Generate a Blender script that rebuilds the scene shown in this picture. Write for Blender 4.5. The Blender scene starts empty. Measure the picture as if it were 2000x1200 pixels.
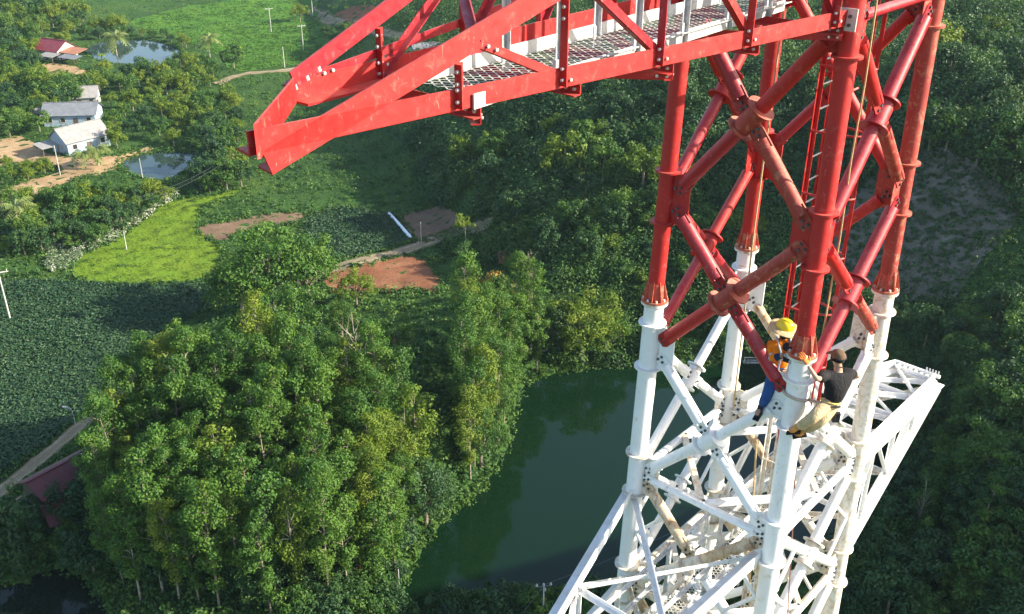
import bpy, bmesh, math, random
import numpy as np
from mathutils import Vector, Matrix

# ------------------------------------------------------------------ camera, sky, sun, exposure
random.seed(7); rng = np.random.default_rng(7)
sc = bpy.context.scene
COL = sc.collection
CAMZ = 70.0
PITCH = math.radians(26.935); ROLL = math.radians(0.30); F = 1906.3      # focal length in 2000-px pixels
cam_d = bpy.data.cameras.new('camera'); cam = bpy.data.objects.new('camera', cam_d); COL.objects.link(cam)
cam_d.sensor_width = 36; cam_d.lens = F / 2000 * 36; cam_d.clip_start = 0.1; cam_d.clip_end = 6000
cam.matrix_world = Matrix.Translation((0, 0, CAMZ)) @ Matrix.Rotation(math.pi/2 - PITCH, 4, 'X') @ Matrix.Rotation(ROLL, 4, 'Z')
sc.camera = cam

SUN_EL = math.radians(27); SUN_AZ = math.radians(97)                    # azimuth clockwise from +Y
world = bpy.data.worlds.new('World'); sc.world = world; world.use_nodes = True
wn = world.node_tree; wn.nodes.clear()
sky = wn.nodes.new('ShaderNodeTexSky'); sky.sky_type = 'NISHITA'; sky.sun_disc = False
sky.sun_elevation = SUN_EL; sky.sun_rotation = SUN_AZ; sky.air_density = 1.0; sky.dust_density = 1.5
bg = wn.nodes.new('ShaderNodeBackground'); bg.inputs[1].default_value = 0.13
wo = wn.nodes.new('ShaderNodeOutputWorld')
wn.links.new(sky.outputs[0], bg.inputs[0]); wn.links.new(bg.outputs[0], wo.inputs[0])
sun_d = bpy.data.lights.new('sun', 'SUN'); sun_d.energy = 5.0; sun_d.angle = math.radians(0.5); sun_d.color = (1.0, 0.90, 0.73)
sun = bpy.data.objects.new('sun', sun_d); COL.objects.link(sun)
SDIR = Vector((math.sin(SUN_AZ)*math.cos(SUN_EL), math.cos(SUN_AZ)*math.cos(SUN_EL), math.sin(SUN_EL)))
sun.rotation_euler = SDIR.to_track_quat('Z', 'Y').to_euler(); sun.location = (60, 0, 120)
sc.view_settings.view_transform = 'Standard'; sc.view_settings.look = 'None'
sc.view_settings.exposure = 1.42; sc.view_settings.gamma = 1.0; sc.view_settings.use_curve_mapping = False

# ------------------------------------------------------------------ object helpers
def tag(o, label=None, cat=None, group=None, kind=None):
    if label: o['label'] = label
    if cat: o['category'] = cat
    if group: o['group'] = group
    if kind: o['kind'] = kind
    return o
def empty(name, loc, label, cat, group=None):
    o = bpy.data.objects.new(name, None); COL.objects.link(o); o.location = loc
    o.empty_display_size = 0.2
    return tag(o, label, cat, group)
def adopt(o, parent):
    if parent is not None:
        o.parent = parent
        o.matrix_parent_inverse = WM(parent).inverted()
    return o
def WM(o):
    m = o.matrix_basis.copy()
    if o.parent: m = WM(o.parent) @ o.matrix_parent_inverse @ m
    return m
def link_mesh(name, me, parent=None):
    o = bpy.data.objects.new(name, me); COL.objects.link(o)
    return adopt(o, parent)

def frame(d):
    d = d / (np.linalg.norm(d) + 1e-12)
    a = np.array([0, 0, 1.0]) if abs(d[2]) < 0.95 else np.array([1.0, 0, 0])
    u = np.cross(d, a); u /= np.linalg.norm(u); v = np.cross(d, u)
    return d, u, v
class MB:
    """collects shapes for ONE mesh object"""
    def __init__(s): s.v = []; s.f = []; s.n = 0
    def add(s, vs, fs):
        s.v.extend([tuple(map(float, p)) for p in vs]); s.f.extend([tuple(i + s.n for i in f) for f in fs]); s.n += len(vs); return s
    def path(s, pts, radii, n=12, cap=True):
        pts = [np.asarray(p, float) for p in pts]; vs = []; fs = []; m = len(pts)
        if np.isscalar(radii): radii = [radii]*m
        _, u, v = frame(pts[-1]-pts[0] if np.linalg.norm(pts[-1]-pts[0]) > 1e-6 else pts[1]-pts[0])
        for i, p in enumerate(pts):
            t = pts[min(i+1, m-1)] - pts[max(i-1, 0)]; t = t/(np.linalg.norm(t)+1e-12)
            uu = u - t*(u@t); nn = np.linalg.norm(uu)
            if nn < 1e-4: _, uu, _ = frame(t)
            else: uu = uu/nn
            u = uu; vv = np.cross(t, uu)
            for k in range(n):
                a = 2*math.pi*k/n; vs.append(p + radii[i]*(uu*math.cos(a) + vv*math.sin(a)))
        for i in range(m-1):
            for k in range(n): fs.append((i*n+k, i*n+(k+1) % n, (i+1)*n+(k+1) % n, (i+1)*n+k))
        if cap: fs.append(tuple(range(n))[::-1]); fs.append(tuple((m-1)*n+k for k in range(n)))
        return s.add(vs, fs)
    def tube(s, a, b, r0, r1=None, n=14): return s.path([a, b], [r0, r0 if r1 is None else r1], n)
    def box(s, c, x, y, z):
        c, x, y, z = [np.asarray(q, float) for q in (c, x, y, z)]
        vs = [c + i*x + j*y + k*z for i in (-1, 1) for j in (-1, 1) for k in (-1, 1)]
        return s.add(vs, [(0, 1, 3, 2), (4, 6, 7, 5), (0, 4, 5, 1), (2, 3, 7, 6), (0, 2, 6, 4), (1, 5, 7, 3)])
    def bar(s, a, b, w, h, up=(0, 0, 1)):
        a, b, up = [np.asarray(q, float) for q in (a, b, up)]; d = b - a; L = np.linalg.norm(d); d = d/L
        x = np.cross(d, up); x /= np.linalg.norm(x); y = np.cross(x, d)
        return s.box((a+b)/2, d*L/2, x*w/2, y*h/2)
    def angle(s, a, b, w, t, n1, flip=1):
        """rolled steel angle from a to b; n1 = direction one leg points to"""
        a, b, n1 = [np.asarray(q, float) for q in (a, b, n1)]; d = b-a; L = np.linalg.norm(d); d /= L
        x = n1 - d*(n1@d); x /= np.linalg.norm(x); y = np.cross(d, x)*flip
        c = (a+b)/2
        s.box(c + x*w/2, d*L/2, x*w/2, y*t/2)
        return s.box(c + y*(w/2+t/2), d*L/2, x*t/2, y*w/2)
    def prism(s, poly, nrm, t):
        nrm = np.asarray(nrm, float); nrm = nrm/np.linalg.norm(nrm); m = len(poly); poly = [np.asarray(p, float) for p in poly]
        vs = [p - nrm*t/2 for p in poly] + [p + nrm*t/2 for p in poly]
        return s.add(vs, [tuple(range(m))[::-1], tuple(range(m, 2*m))] + [(i, (i+1) % m, m+(i+1) % m, m+i) for i in range(m)])
    def ball(s, c, rx, ry=None, rz=None, n=12, m=8, rot=None):
        ry = ry or rx; rz = rz or rx; vs = []; fs = []
        for i in range(m+1):
            th = math.pi*i/m
            for k in range(n):
                ph = 2*math.pi*k/n; p = np.array([rx*math.sin(th)*math.cos(ph), ry*math.sin(th)*math.sin(ph), rz*math.cos(th)])
                if rot is not None: p = rot @ p
                vs.append(np.asarray(c)+p)
        for i in range(m):
            for k in range(n): fs.append((i*n+k, (i+1)*n+k, (i+1)*n+(k+1) % n, i*n+(k+1) % n))
        return s.add(vs, fs)
    def mesh(s, name, mat, smooth=True, ang=35):
        me = bpy.data.meshes.new(name); me.from_pydata(s.v, [], s.f); me.validate()
        bm = bmesh.new(); bm.from_mesh(me); bmesh.ops.remove_doubles(bm, verts=bm.verts, dist=1e-5); bmesh.ops.recalc_face_normals(bm, faces=bm.faces); bm.to_mesh(me); bm.free()
        if mat: me.materials.append(mat)
        if smooth:
            me.polygons.foreach_set('use_smooth', [True]*len(me.polygons)); me.set_sharp_from_angle(angle=math.radians(ang))
        return me
    def build(s, name, mat, parent=None, label=None, smooth=True, ang=35):
        o = link_mesh(name, s.mesh(name, mat, smooth, ang), parent)
        if name == 'bolts': o['kind'] = 'stuff'
        if label: o['label'] = label
        return o

# ------------------------------------------------------------------ materials
class NT:
    def __init__(s, name):
        s.m = bpy.data.materials.new(name); s.m.use_nodes = True; s.t = s.m.node_tree; s.t.nodes.clear()
        s.out = s.n('ShaderNodeOutputMaterial'); s.b = s.n('ShaderNodeBsdfPrincipled'); s.l(s.b.outputs[0], s.out.inputs[0])
    def n(s, ty, **k):
        q = s.t.nodes.new(ty)
        for a, b in k.items(): setattr(q, a, b)
        return q
    def l(s, a, b): s.t.links.new(a, b)
    def pos(s, scale=(1, 1, 1), obj=False):
        g = s.n('ShaderNodeTexCoord').outputs['Object'] if obj else s.n('ShaderNodeNewGeometry').outputs['Position']
        m = s.n('ShaderNodeMapping'); m.inputs['Scale'].default_value = scale; s.l(g, m.inputs[0]); return m.outputs[0]
    def noise(s, scale, vec=None, detail=4, rough=.55, dist=0):
        q = s.n('ShaderNodeTexNoise'); q.inputs['Scale'].default_value = scale; q.inputs['Detail'].default_value = detail
        q.inputs['Roughness'].default_value = rough; q.inputs['Distortion'].default_value = dist
        s.l(vec if vec is not None else s.pos(), q.inputs['Vector']); return q.outputs['Fac']
    def ramp(s, fac, stops):
        q = s.n('ShaderNodeValToRGB'); e = q.color_ramp.elements
        while len(e) < len(stops): e.new(0.5)
        for i, (p, c) in enumerate(stops):
            e[i].position = p; e[i].color = (*c, 1) if not np.isscalar(c) else (c, c, c, 1)
        s.l(fac, q.inputs[0]); return q.outputs[0]
    def mix(s, fac, a, b, blend='MIX'):
        q = s.n('ShaderNodeMix', data_type='RGBA', blend_type=blend)
        for v, i in ((fac, 0), (a, 6), (b, 7)):
            if hasattr(v, 'is_linked'): s.l(v, q.inputs[i])
            else: q.inputs[i].default_value = v if np.isscalar(v) else (*v, 1)
        return q.outputs[2]
    def bump(s, h, strength=.3, dist=.05):
        q = s.n('ShaderNodeBump'); q.inputs['Strength'].default_value = strength; q.inputs['Distance'].default_value = dist
        s.l(h, q.inputs['Height']); s.l(q.outputs[0], s.b.inputs['Normal'])
    def set(s, col=None, rough=None, **k):
        if col is not None:
            if hasattr(col, 'is_linked'): s.l(col, s.b.inputs['Base Color'])
            else: s.b.inputs['Base Color'].default_value = (*col, 1)
        if rough is not None:
            if hasattr(rough, 'is_linked'): s.l(rough, s.b.inputs['Roughness'])
            else: s.b.inputs['Roughness'].default_value = rough
        for a, v in k.items(): s.b.inputs[a.replace('_', ' ')].default_value = v
        return s
def paint(name, base, dark, dust, rust, dust_amt=.5, rust_amt=.66, rough=.42):
    m = NT(name)
    n1 = m.noise(2.3, m.pos((1, 1, .45)), 6, .6); n2 = m.noise(9, None, 5, .65, .6); n3 = m.noise(34, m.pos((1, 1, .3)), 3, .6)
    c = m.mix(m.ramp(n1, [(.35, 0.), (.7, 1.)]), base, dark)
    c = m.mix(m.ramp(n2, [(dust_amt, 0.), (dust_amt+.16, .75)]), c, dust)
    c = m.mix(m.ramp(m.noise(5.5, m.pos((1, 1, .35)), 8, .7, 1.2), [(rust_amt-.05, 0.), (rust_amt+.07, .85)]), c, rust)
    c = m.mix(m.ramp(n3, [(.70, 0.), (.74, .7)]), c, tuple(x*.55+.05 for x in dark))
    sx = m.n('ShaderNodeSeparateXYZ'); m.l(m.n('ShaderNodeNewGeometry').outputs['Normal'], sx.inputs[0])
    mu = m.n('ShaderNodeMath', operation='MULTIPLY'); m.l(m.ramp(sx.outputs['Z'], [(.35, 0.), (.95, 1.)]), mu.inputs[0]); m.l(m.ramp(m.noise(3.5, None, 6, .7, .8), [(.36, .1), (.62, .75)]), mu.inputs[1])
    c = m.mix(mu.outputs[0], c, dust)
    sc_ = m.noise(26, m.pos((1, 1, .22)), 4, .75, .8); c = m.mix(m.ramp(sc_, [(.63, 0.), (.68, .75)]), c, tuple(min(.8, q*1.15+.06) for q in dust))
    m.set(c, m.ramp(n2, [(.3, rough), (.7, rough+.3)])); m.bump(n2, .12, .01); return m.m
RED = paint('red_paint', (.44, .014, .012), (.32, .009, .010), (.44, .11, .08), (.27, .07, .03), .58, .69)
CRIM = paint('crimson_paint', (.36, .012, .022), (.25, .008, .016), (.40, .14, .13), (.30, .07, .05), .60, .72, .3)
REDDUST = paint('dusty_red_paint', (.34, .042, .027), (.26, .022, .018), (.44, .20, .12), (.33, .13, .065), .52, .64, .5)
WHITE = paint('white_paint', (.80, .80, .79), (.74, .75, .75), (.60, .55, .46), (.36, .20, .09), .57, .655, .35)
WSTAIN = paint('stained_white_paint', (.74, .73, .69), (.66, .62, .54), (.50, .39, .25), (.30, .16, .07), .47, .59, .45)
WRUST = paint('rust_stained_white_paint', (.60, .52, .40), (.48, .37, .23), (.40, .25, .12), (.24, .12, .05), .46, .55, .6)
RUST = paint('rusty_red_flange_paint', (.46, .07, .04), (.36, .045, .03), (.48, .24, .14), (.26, .10, .05), .47, .6, .6)
def plain(name, col, rough=.6, var=.25, scale=6, metallic=0, bump=0):
    m = NT(name); n = m.noise(scale, None, 5)
    c = m.ramp(n, [(.3, tuple(x*(1-var) for x in col)), (.7, tuple(min(1, x*(1+var)) for x in col))])
    m.set(c, rough, Metallic=metallic)
    if bump: m.bump(n, bump, .02)
    return m.m
GALV = plain('galvanised_steel', (.50, .52, .53), .45, .25, 14, .35)
GALVW = plain('pale_galvanised_steel', (.50, .50, .47), .5, .18, 9, .1)
BOLT = plain('dark_bolt_steel', (.09, .10, .11), .5, .3, 30, .5)
ROPE = plain('tan_rope', (.42, .31, .16), .8, .3, 40)
WEB = plain('webbing_strap', (.42, .34, .26), .8, .2, 30)
def leafmat(name, lo, mid, hi, trans=.35, objvar=.5, rough=.55):
    m = NT(name); a = m.n('ShaderNodeAttribute', attribute_name='tint').outputs['Fac']
    oi = m.n('ShaderNodeObjectInfo').outputs['Random']
    mm = m.n('ShaderNodeMath', operation='MULTIPLY_ADD'); m.l(oi, mm.inputs[0]); mm.inputs[1].default_value = objvar; 
    ma = m.n('ShaderNodeMath', operation='MULTIPLY'); m.l(a, ma.inputs[0]); ma.inputs[1].default_value = 1-objvar*.5
    m.l(ma.outputs[0], mm.inputs[2]); ms = m.n('ShaderNodeMath', operation='SUBTRACT'); m.l(mm.outputs[0], ms.inputs[0]); ms.inputs[1].default_value = objvar*.25
    c = m.ramp(ms.outputs[0], [(0., lo), (.5, mid), (1., hi)])
    m.set(c, rough, Specular_IOR_Level=.35)
    t = m.n('ShaderNodeBsdfTranslucent'); tc = m.mix(1.0, c, (1.0, 1.0, .45), 'MULTIPLY'); m.l(tc, t.inputs[0])
    x = m.n('ShaderNodeMixShader'); x.inputs[0].default_value = trans
    m.l(m.b.outputs[0], x.inputs[1]); m.l(t.outputs[0], x.inputs[2]); m.l(x.outputs[0], m.out.inputs[0]); return m.m
LEAF_F = leafmat('forest_leaves', (.030, .090, .015), (.068, .160, .020), (.122, .212, .024))
LEAF_B = leafmat('broad_leaves', (.026, .080, .016), (.060, .142, .020), (.120, .200, .024))
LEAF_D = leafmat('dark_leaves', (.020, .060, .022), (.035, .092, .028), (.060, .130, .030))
LEAF_Y = leafmat('yellow_green_leaves', (.085, .155, .014), (.135, .205, .017), (.19, .24, .022))
LEAF_W = leafmat('pale_flowering_leaves', (.06, .11, .04), (.16, .22, .11), (.50, .52, .42), .2, .1)
LEAF_P = leafmat('palm_leaves', (.08, .13, .03), (.15, .20, .05), (.24, .27, .09), .25)
LEAF_O = leafmat('browning_leaves', (.16, .13, .02), (.26, .18, .025), (.30, .17, .03), .25)
SHRUB = leafmat('shrub_leaves', (.020, .068, .016), (.052, .128, .022), (.105, .185, .026), .3, 0.)
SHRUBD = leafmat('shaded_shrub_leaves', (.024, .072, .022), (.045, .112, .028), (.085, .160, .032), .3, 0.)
GRASSM = leafmat('meadow_blades', (.035, .12, .016), (.070, .175, .020), (.12, .21, .024), .35, 0.)
MAIZE = leafmat('maize_leaves', (.020, .060, .028), (.034, .085, .034), (.060, .115, .040), .25, 0.)
GRASS = leafmat('grass_blades', (.075, .16, .014), (.115, .20, .017), (.16, .225, .022), .35, 0.)
BARK = plain('bark', (.20, .165, .12), .85, .4, 5)
PALEBARK = plain('pale_bark', (.29, .25, .19), .8, .35, 5)
# ------------------------------------------------------------------ looking up places: pixel of the 2000x1200 photograph <-> point in the world
cP, sP, cR, sR = math.cos(PITCH), math.sin(PITCH), math.cos(ROLL), math.sin(ROLL)
def rays(u, v):
    a = (np.asarray(u, float)-1000)/F; b = (np.asarray(v, float)-600)/F
    a, b = a*cR + b*sR, -a*sR + b*cR
    return np.stack([a, cP - b*sP, -sP - b*cP], -1)
def on_plane(u, v, z):
    D = rays(u, v); return D*((z-CAMZ)/D[..., 2:3]) + np.array([0, 0, CAMZ])
def to_px(P):
    P = np.asarray(P, float); x, y, z = P[..., 0], P[..., 1], P[..., 2]-CAMZ
    d = y*cP - z*sP; w = y*sP + z*cP; a = x/d; b = -w/d
    return np.stack([1000+F*(a*cR-b*sR), 600+F*(a*sR+b*cR), d], -1)
def inpoly(x, y, poly):
    x = np.asarray(x, float); y = np.asarray(y, float); r = np.zeros(x.shape, bool); n = len(poly)
    for i in range(n):
        x0, y0 = poly[i]; x1, y1 = poly[(i+1) % n]
        if y0 == y1: continue
        c = ((y0 > y) != (y1 > y)) & (x < (x1-x0)*(y-y0)/(y1-y0)+x0); r ^= c
    return r
def segdist(x, y, pts, closed=False):
    d = np.full(np.shape(x), 1e9); n = len(pts)
    for i in range(n if closed else n-1):
        ax, ay = pts[i]; bx, by = pts[(i+1) % n]; dx, dy = bx-ax, by-ay
        t = np.clip(((x-ax)*dx+(y-ay)*dy)/(dx*dx+dy*dy), 0, 1)
        d = np.minimum(d, np.hypot(x-ax-t*dx, y-ay-t*dy))
    return d
def smooth_poly(p, k=4, closed=True):
    p = np.asarray(p, float); n = len(p); out = []
    for i in range(n if closed else n-1):
        P = [p[(i+j) % n] if closed else p[min(max(i+j, 0), n-1)] for j in (-1, 0, 1, 2)]
        for s in np.arange(k)/k:
            out.append(.5*((2*P[1]) + (-P[0]+P[2])*s + (2*P[0]-5*P[1]+4*P[2]-P[3])*s*s + (-P[0]+3*P[1]-3*P[2]+P[3])*s**3))
    if not closed: out.append(p[-1])
    return np.array(out)
sstep = lambda x: np.clip(x, 0, 1)**2*(3-2*np.clip(x, 0, 1))

# ------------------------------------------------------------------ terrain
PX_POND = [(1010,775),(1040,745),(1090,728),(1180,718),(1300,716),(1480,706),(1600,715),(1680,760),(1745,840),(1768,900),(1740,955),(1690,1010),(1640,1065),(1500,1115),(1250,1150),(1100,1175),(960,1205),(780,1210),(790,1150),(815,1085),(850,1030),(890,995),(940,955),(985,880),(1000,830)]
PX_P2 = [(165,95),(215,79),(300,80),(345,93),(360,110),(345,123),(260,128),(190,118)]
PX_P3 = [(232,325),(262,306),(310,298),(385,300),(400,318),(372,330),(330,352),(290,352)]
PX_P4 = [(-80,1150),(30,1140),(70,1118),(130,1108),(180,1150),(210,1190),(215,1260),(-80,1280)]
WL = [0.0, 1.0, 1.0, 0.8]
PONDS = [smooth_poly(on_plane(*np.array(p, float).T, z)[:, :2]) for p, z in zip((PX_POND, PX_P2, PX_P3, PX_P4), WL)]
FOOT = [(-120,520),(-66,330),(-40,235),(-14,165),(2,127),(30,124),(46,113),(45,92),(41,75),(36,55),(34,20),(34,-200)]
def foot_sd(x, y):
    d = segdist(x, y, FOOT)
    inside = inpoly(x, y, FOOT + [(3000,-200),(3000,3000),(-120,3000)])
    return np.where(inside, d, -d)
def gauss(x, y, cx, cy, rx, ry, rot=0):
    c, s = math.cos(rot), math.sin(rot); u = (x-cx)*c+(y-cy)*s; v = -(x-cx)*s+(y-cy)*c
    return np.exp(-(u/rx)**2-(v/ry)**2)
def terrain(x, y):
    sd = foot_sd(x, y)
    z = 1.6 + .35*np.sin(x*.11+1)*np.sin(y*.083) + .2*np.sin(x*.31)*np.cos(y*.27)
    up = np.clip(sd, 0, None)
    z = z + 40*(1-np.exp(-up/62)) * sstep((up+1)/9)
    z = z + 1.6*np.sin(x*.052+y*.021)*np.sin(y*.047+1.3)*sstep(up/40)
    z = z + 9.5*gauss(x, y, -29, 97, 22, 19)                       # wooded knoll
    z = z + 5*gauss(x, y, -8, 118, 9, 17)                          # wooded bank left of the pond
    z = z + 11*gauss(x, y, 70, 142, 20, 24)                        # cleared round hill
    z = z - 9*gauss(x, y, 98, 165, 14, 40, -.4)*sstep(up/40)       # gully behind it
    z = z + 26*gauss(x, y, 175, 110, 62, 130) + 34*gauss(x, y, 118, 44, 34, 30)   # unseen ridge and spur to the right, shaped to cast shade on the valley
    z = z + 16*gauss(x, y, 4, 8, 26, 26)                           # hill the tower stands on
    z = z + 26*sstep((y-470)/500) + 20*sstep((-x-260)/300) + 14*sstep((y-300)/200)*sstep((-x-130)/120)
    for pl, wl in zip(PONDS, WL):
        d = segdist(x, y, pl, True); ins = inpoly(x, y, pl)
        bank = wl + .25 + (z-wl-.25)*sstep(d/7)
        z = np.where(ins, wl - np.minimum(1.6, .1+.4*d), np.where(d < 7, bank, z))
    return z
def axis_grid(lo, hi, step, far):
    core = np.arange(lo, hi+.1, step); a = []; s = step; p = lo
    while p > -far: s *= 1.35; p -= s; a.append(p)
    b = []; s = step; p = core[-1]
    while p < far: s *= 1.35; p += s; b.append(p)
    return np.array(a[::-1] + list(core) + b)
GX = axis_grid(-250, 230, 1.5, 2200); GY = axis_grid(-30, 480, 1.5, 2200)
XX, YY = np.meshgrid(GX, GY); ZZ = terrain(XX, YY)
ZZ += .12*rng.standard_normal(ZZ.shape)*(ZZ > 1.3)*(np.abs(XX) < 260)
def T(x, y):
    x = np.asarray(x, float); y = np.asarray(y, float)
    i = np.clip(np.searchsorted(GX, x)-1, 0, len(GX)-2); j = np.clip(np.searchsorted(GY, y)-1, 0, len(GY)-2)
    s = np.clip((x-GX[i])/(GX[i+1]-GX[i]), 0, 1); t = np.clip((y-GY[j])/(GY[j+1]-GY[j]), 0, 1)
    return (ZZ[j, i]*(1-s)+ZZ[j, i+1]*s)*(1-t) + (ZZ[j+1, i]*(1-s)+ZZ[j+1, i+1]*s)*t
def gp(u, v, lift=0.0):
    """first point of the (lifted) terrain that pixel u,v sees; returns the base point on the ground"""
    D = rays(np.atleast_1d(u), np.atleast_1d(v)); n = len(D); D = D/np.linalg.norm(D, axis=1, keepdims=True)
    lift = np.broadcast_to(np.asarray(lift, float), (n,)); t = np.full(n, 30.0); done = np.zeros(n, bool)
    for k in range(320):
        P = D*t[:, None]; g = P[:, 2]+CAMZ - T(P[:, 0], P[:, 1]) - lift
        done |= g < .03
        if done.all(): break
        t = np.where(done, t, t + np.clip(g*.55, .15, 25)); t = np.minimum(t, 1500)
    P = D*t[:, None]; z = T(P[:, 0], P[:, 1]); return np.stack([P[:, 0], P[:, 1], z], -1)
def gp1(u, v, lift=0.0): return gp([u], [v], lift)[0]

m = NT('hill_ground'); n1 = m.noise(.035, None, 6, .6); n2 = m.noise(.35, None, 6, .65); n3 = m.noise(2.2, None, 4, .6)
c = m.ramp(n1, [(.3, (.030, .070, .016)), (.5, (.045, .100, .020)), (.68, (.075, .125, .022))])
c = m.mix(m.ramp(n2, [(.5, 0.), (.68, .8)]), c, (.022, .052, .016)); c = m.mix(m.ramp(m.noise(.12, None, 7, .7), [(.62, 0.), (.72, .8)]), c, (.13, .085, .045))
c = m.mix(m.ramp(n3, [(.35, .55), (.6, 0.)]), c, (.016, .036, .012))
m.set(c, .9, Specular_IOR_Level=.1); m.bump(n3, .9, .35); GROUND = m.m
def grid_mesh(name, X, Y, Z, mat):
    ny, nx = X.shape; V = np.stack([X, Y, Z], -1).reshape(-1, 3); I = np.arange(ny*nx).reshape(ny, nx)
    Q = np.stack([I[:-1, :-1], I[:-1, 1:], I[1:, 1:], I[1:, :-1]], -1).reshape(-1, 4)
    return fast_mesh(name, V, Q, mat, smooth=True)
def fast_mesh(name, V, Q, mat, tint=None, smooth=False):
    me = bpy.data.meshes.new(name); k = Q.shape[1]
    me.vertices.add(len(V)); me.vertices.foreach_set('co', np.ascontiguousarray(V, np.float32).ravel())
    me.loops.add(Q.size); me.loops.foreach_set('vertex_index', np.ascontiguousarray(Q, np.int32).ravel())
    me.polygons.add(len(Q)); me.polygons.foreach_set('loop_start', np.arange(0, Q.size, k, dtype=np.int32)); me.polygons.foreach_set('loop_total', np.full(len(Q), k, np.int32))
    me.polygons.foreach_set('use_smooth', np.full(len(Q), smooth))
    if tint is not None:
        at = me.attributes.new('tint', 'FLOAT', 'FACE'); at.data.foreach_set('value', np.ascontiguousarray(tint, np.float32))
    me.materials.append(mat); me.update(calc_edges=True); return me
terr = link_mesh('terrain', grid_mesh('terrain', XX, YY, ZZ, GROUND)); tag(terr, 'green valley floor and hillsides under the tower', kind='structure')

# water
def watermat(name, col, rough=.04):
    m = NT(name); m.set(col, rough, IOR=1.33, Specular_IOR_Level=.5); n = m.noise(.8, m.pos((1, 2.2, 1)), 3); m.bump(n, .03, .08); return m.m
WATER = [watermat('green_pond_water', (.003, .015, .0055)), watermat('pale_pond_water', (.03, .05, .045), .03), watermat('pale_pond_water', (.025, .045, .04), .03), watermat('dark_pond_water', (.006, .012, .008), .05)]
for i, (pl, wl, nm, lb) in enumerate(zip(PONDS, WL, ('pond',)*4, ('large dark green pond at the foot of the tower', 'pale sky reflecting pond beside the maroon roofed house', 'small bluish pond below the grey roofed houses', 'dark shaded pond in the bottom left corner'))):
    c0 = pl.mean(0); big = c0 + (pl-c0)*1.04
    me = bpy.data.meshes.new(nm); bm = bmesh.new(); f = bm.faces.new([bm.verts.new((x, y, wl)) for x, y in big]); bmesh.ops.triangulate(bm, faces=[f]); bmesh.ops.recalc_face_normals(bm, faces=bm.faces)
    if bm.faces[:][0].normal.z < 0: bmesh.ops.reverse_faces(bm, faces=bm.faces)
    bm.to_mesh(me); bm.free(); me.materials.append(WATER[i]); tag(link_mesh(nm, me), lb, kind='structure')

# fields and bare ground: draped sheets just above the terrain
def patch(name, px, mat, label, eps=.10, step=14, kind='structure'):
    p = smooth_poly(px, 6); p = p + 1.6*np.stack([np.sin(np.arange(len(p))*2.1)+np.sin(np.arange(len(p))*.83+1), np.cos(np.arange(len(p))*1.7)+np.sin(np.arange(len(p))*.61)], 1)*.7; bm = bmesh.new(); bm.faces.new([bm.verts.new((x, y, 0)) for x, y in p])
    for ax in (0, 1):
        lo, hi = p[:, ax].min(), p[:, ax].max(); s = step if ax == 0 else step*.6
        for q in np.arange(lo+s*.5, hi, s):
            co = [0, 0, 0]; co[ax] = q; no = [0, 0, 0]; no[ax] = 1
            bmesh.ops.bisect_plane(bm, geom=bm.verts[:]+bm.edges[:]+bm.faces[:], plane_co=co, plane_no=no)
    bmesh.ops.triangulate(bm, faces=bm.faces)
    uv = np.array([v.co[:2] for v in bm.verts]); P = gp(uv[:, 0], uv[:, 1])
    for v, q in zip(bm.verts, P): v.co = (q[0], q[1], q[2]+eps)
    bmesh.ops.recalc_face_normals(bm, faces=bm.faces)
    if sum(f.normal.z for f in bm.faces) < 0: bmesh.ops.reverse_faces(bm, faces=bm.faces)
    me = bpy.data.meshes.new(name); bm.to_mesh(me); bm.free(); me.materials.append(mat)
    me.polygons.foreach_set('use_smooth', [True]*len(me.polygons))
    return tag(link_mesh(name, me), label, kind=kind)
def road(name, px, w, mat, label, eps=.16):
    P = gp(*np.array(px, float).T)[:, :2]; P = smooth_poly(P, 8, False); n = len(P); V = []; Q = []; tn = []
    for i in range(n):
        t = P[min(i+1, n-1)]-P[max(i-1, 0)]; t = t/np.linalg.norm(t); nn = np.array([-t[1], t[0]])
        ww = w*(1+.12*math.sin(i*.9)+.08*math.sin(i*2.3))
        for k in range(7):
            q = P[i]+nn*ww*(k/6-.5); V.append((q[0], q[1], T(*q)+eps-(.08, .0, .05, .0, .05, .0, .08)[k]))
    for i in range(n-1):
        for k in range(6): Q.append((i*7+k, (i+1)*7+k, (i+1)*7+k+1, i*7+k+1)); tn.append((.15, .95, .6, .6, .95, .15)[k])
    return tag(link_mesh(name, fast_mesh(name, np.array(V), np.array(Q), mat, np.array(tn), smooth=True)), label, kind='structure')
def soil(name, cols, sc1=.5, bump=.5, wave=None):
    m = NT(name); n = m.noise(sc1, None, 7, .65); n2 = m.noise(sc1*9, None, 5, .6); c = m.ramp(n, [(.3, cols[0]), (.55, cols[1]), (.72, cols[2])])
    c = m.mix(m.ramp(n2, [(.35, .45), (.6, 0.)]), c, tuple(q*.6 for q in cols[0]))
    m.set(c, .95, Specular_IOR_Level=.1); m.bump(n2, bump, .2); return m.m
RICE = soil('rice_green', [(.105, .185, .015), (.13, .205, .017), (.16, .215, .022)], .22, .8)
MEADOW = soil('meadow_green', [(.05, .14, .018), (.075, .17, .020), (.11, .19, .022)], .12, .9)
MAIZESOIL = soil('maize_ground', [(.020, .045, .018), (.03, .060, .022), (.045, .07, .028)], .25, .9)
at = None
DIRT = soil('tan_dirt', [(.26, .17, .09), (.36, .25, .14), (.46, .34, .21)], .3)
ROADM = soil('packed_road', [(.26, .19, .13), (.34, .26, .18), (.42, .33, .24)], .6)
REDSOIL = soil('red_earth', [(.17, .068, .036), (.235, .105, .055), (.31, .16, .09)], .35)
m_ = ROADM.node_tree; a_ = m_.nodes.new('ShaderNodeAttribute'); a_.attribute_name = 'tint'; b_ = [n for n in m_.nodes if n.type == 'BSDF_PRINCIPLED'][0]; o_ = b_.inputs['Base Color'].links[0].from_socket
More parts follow.
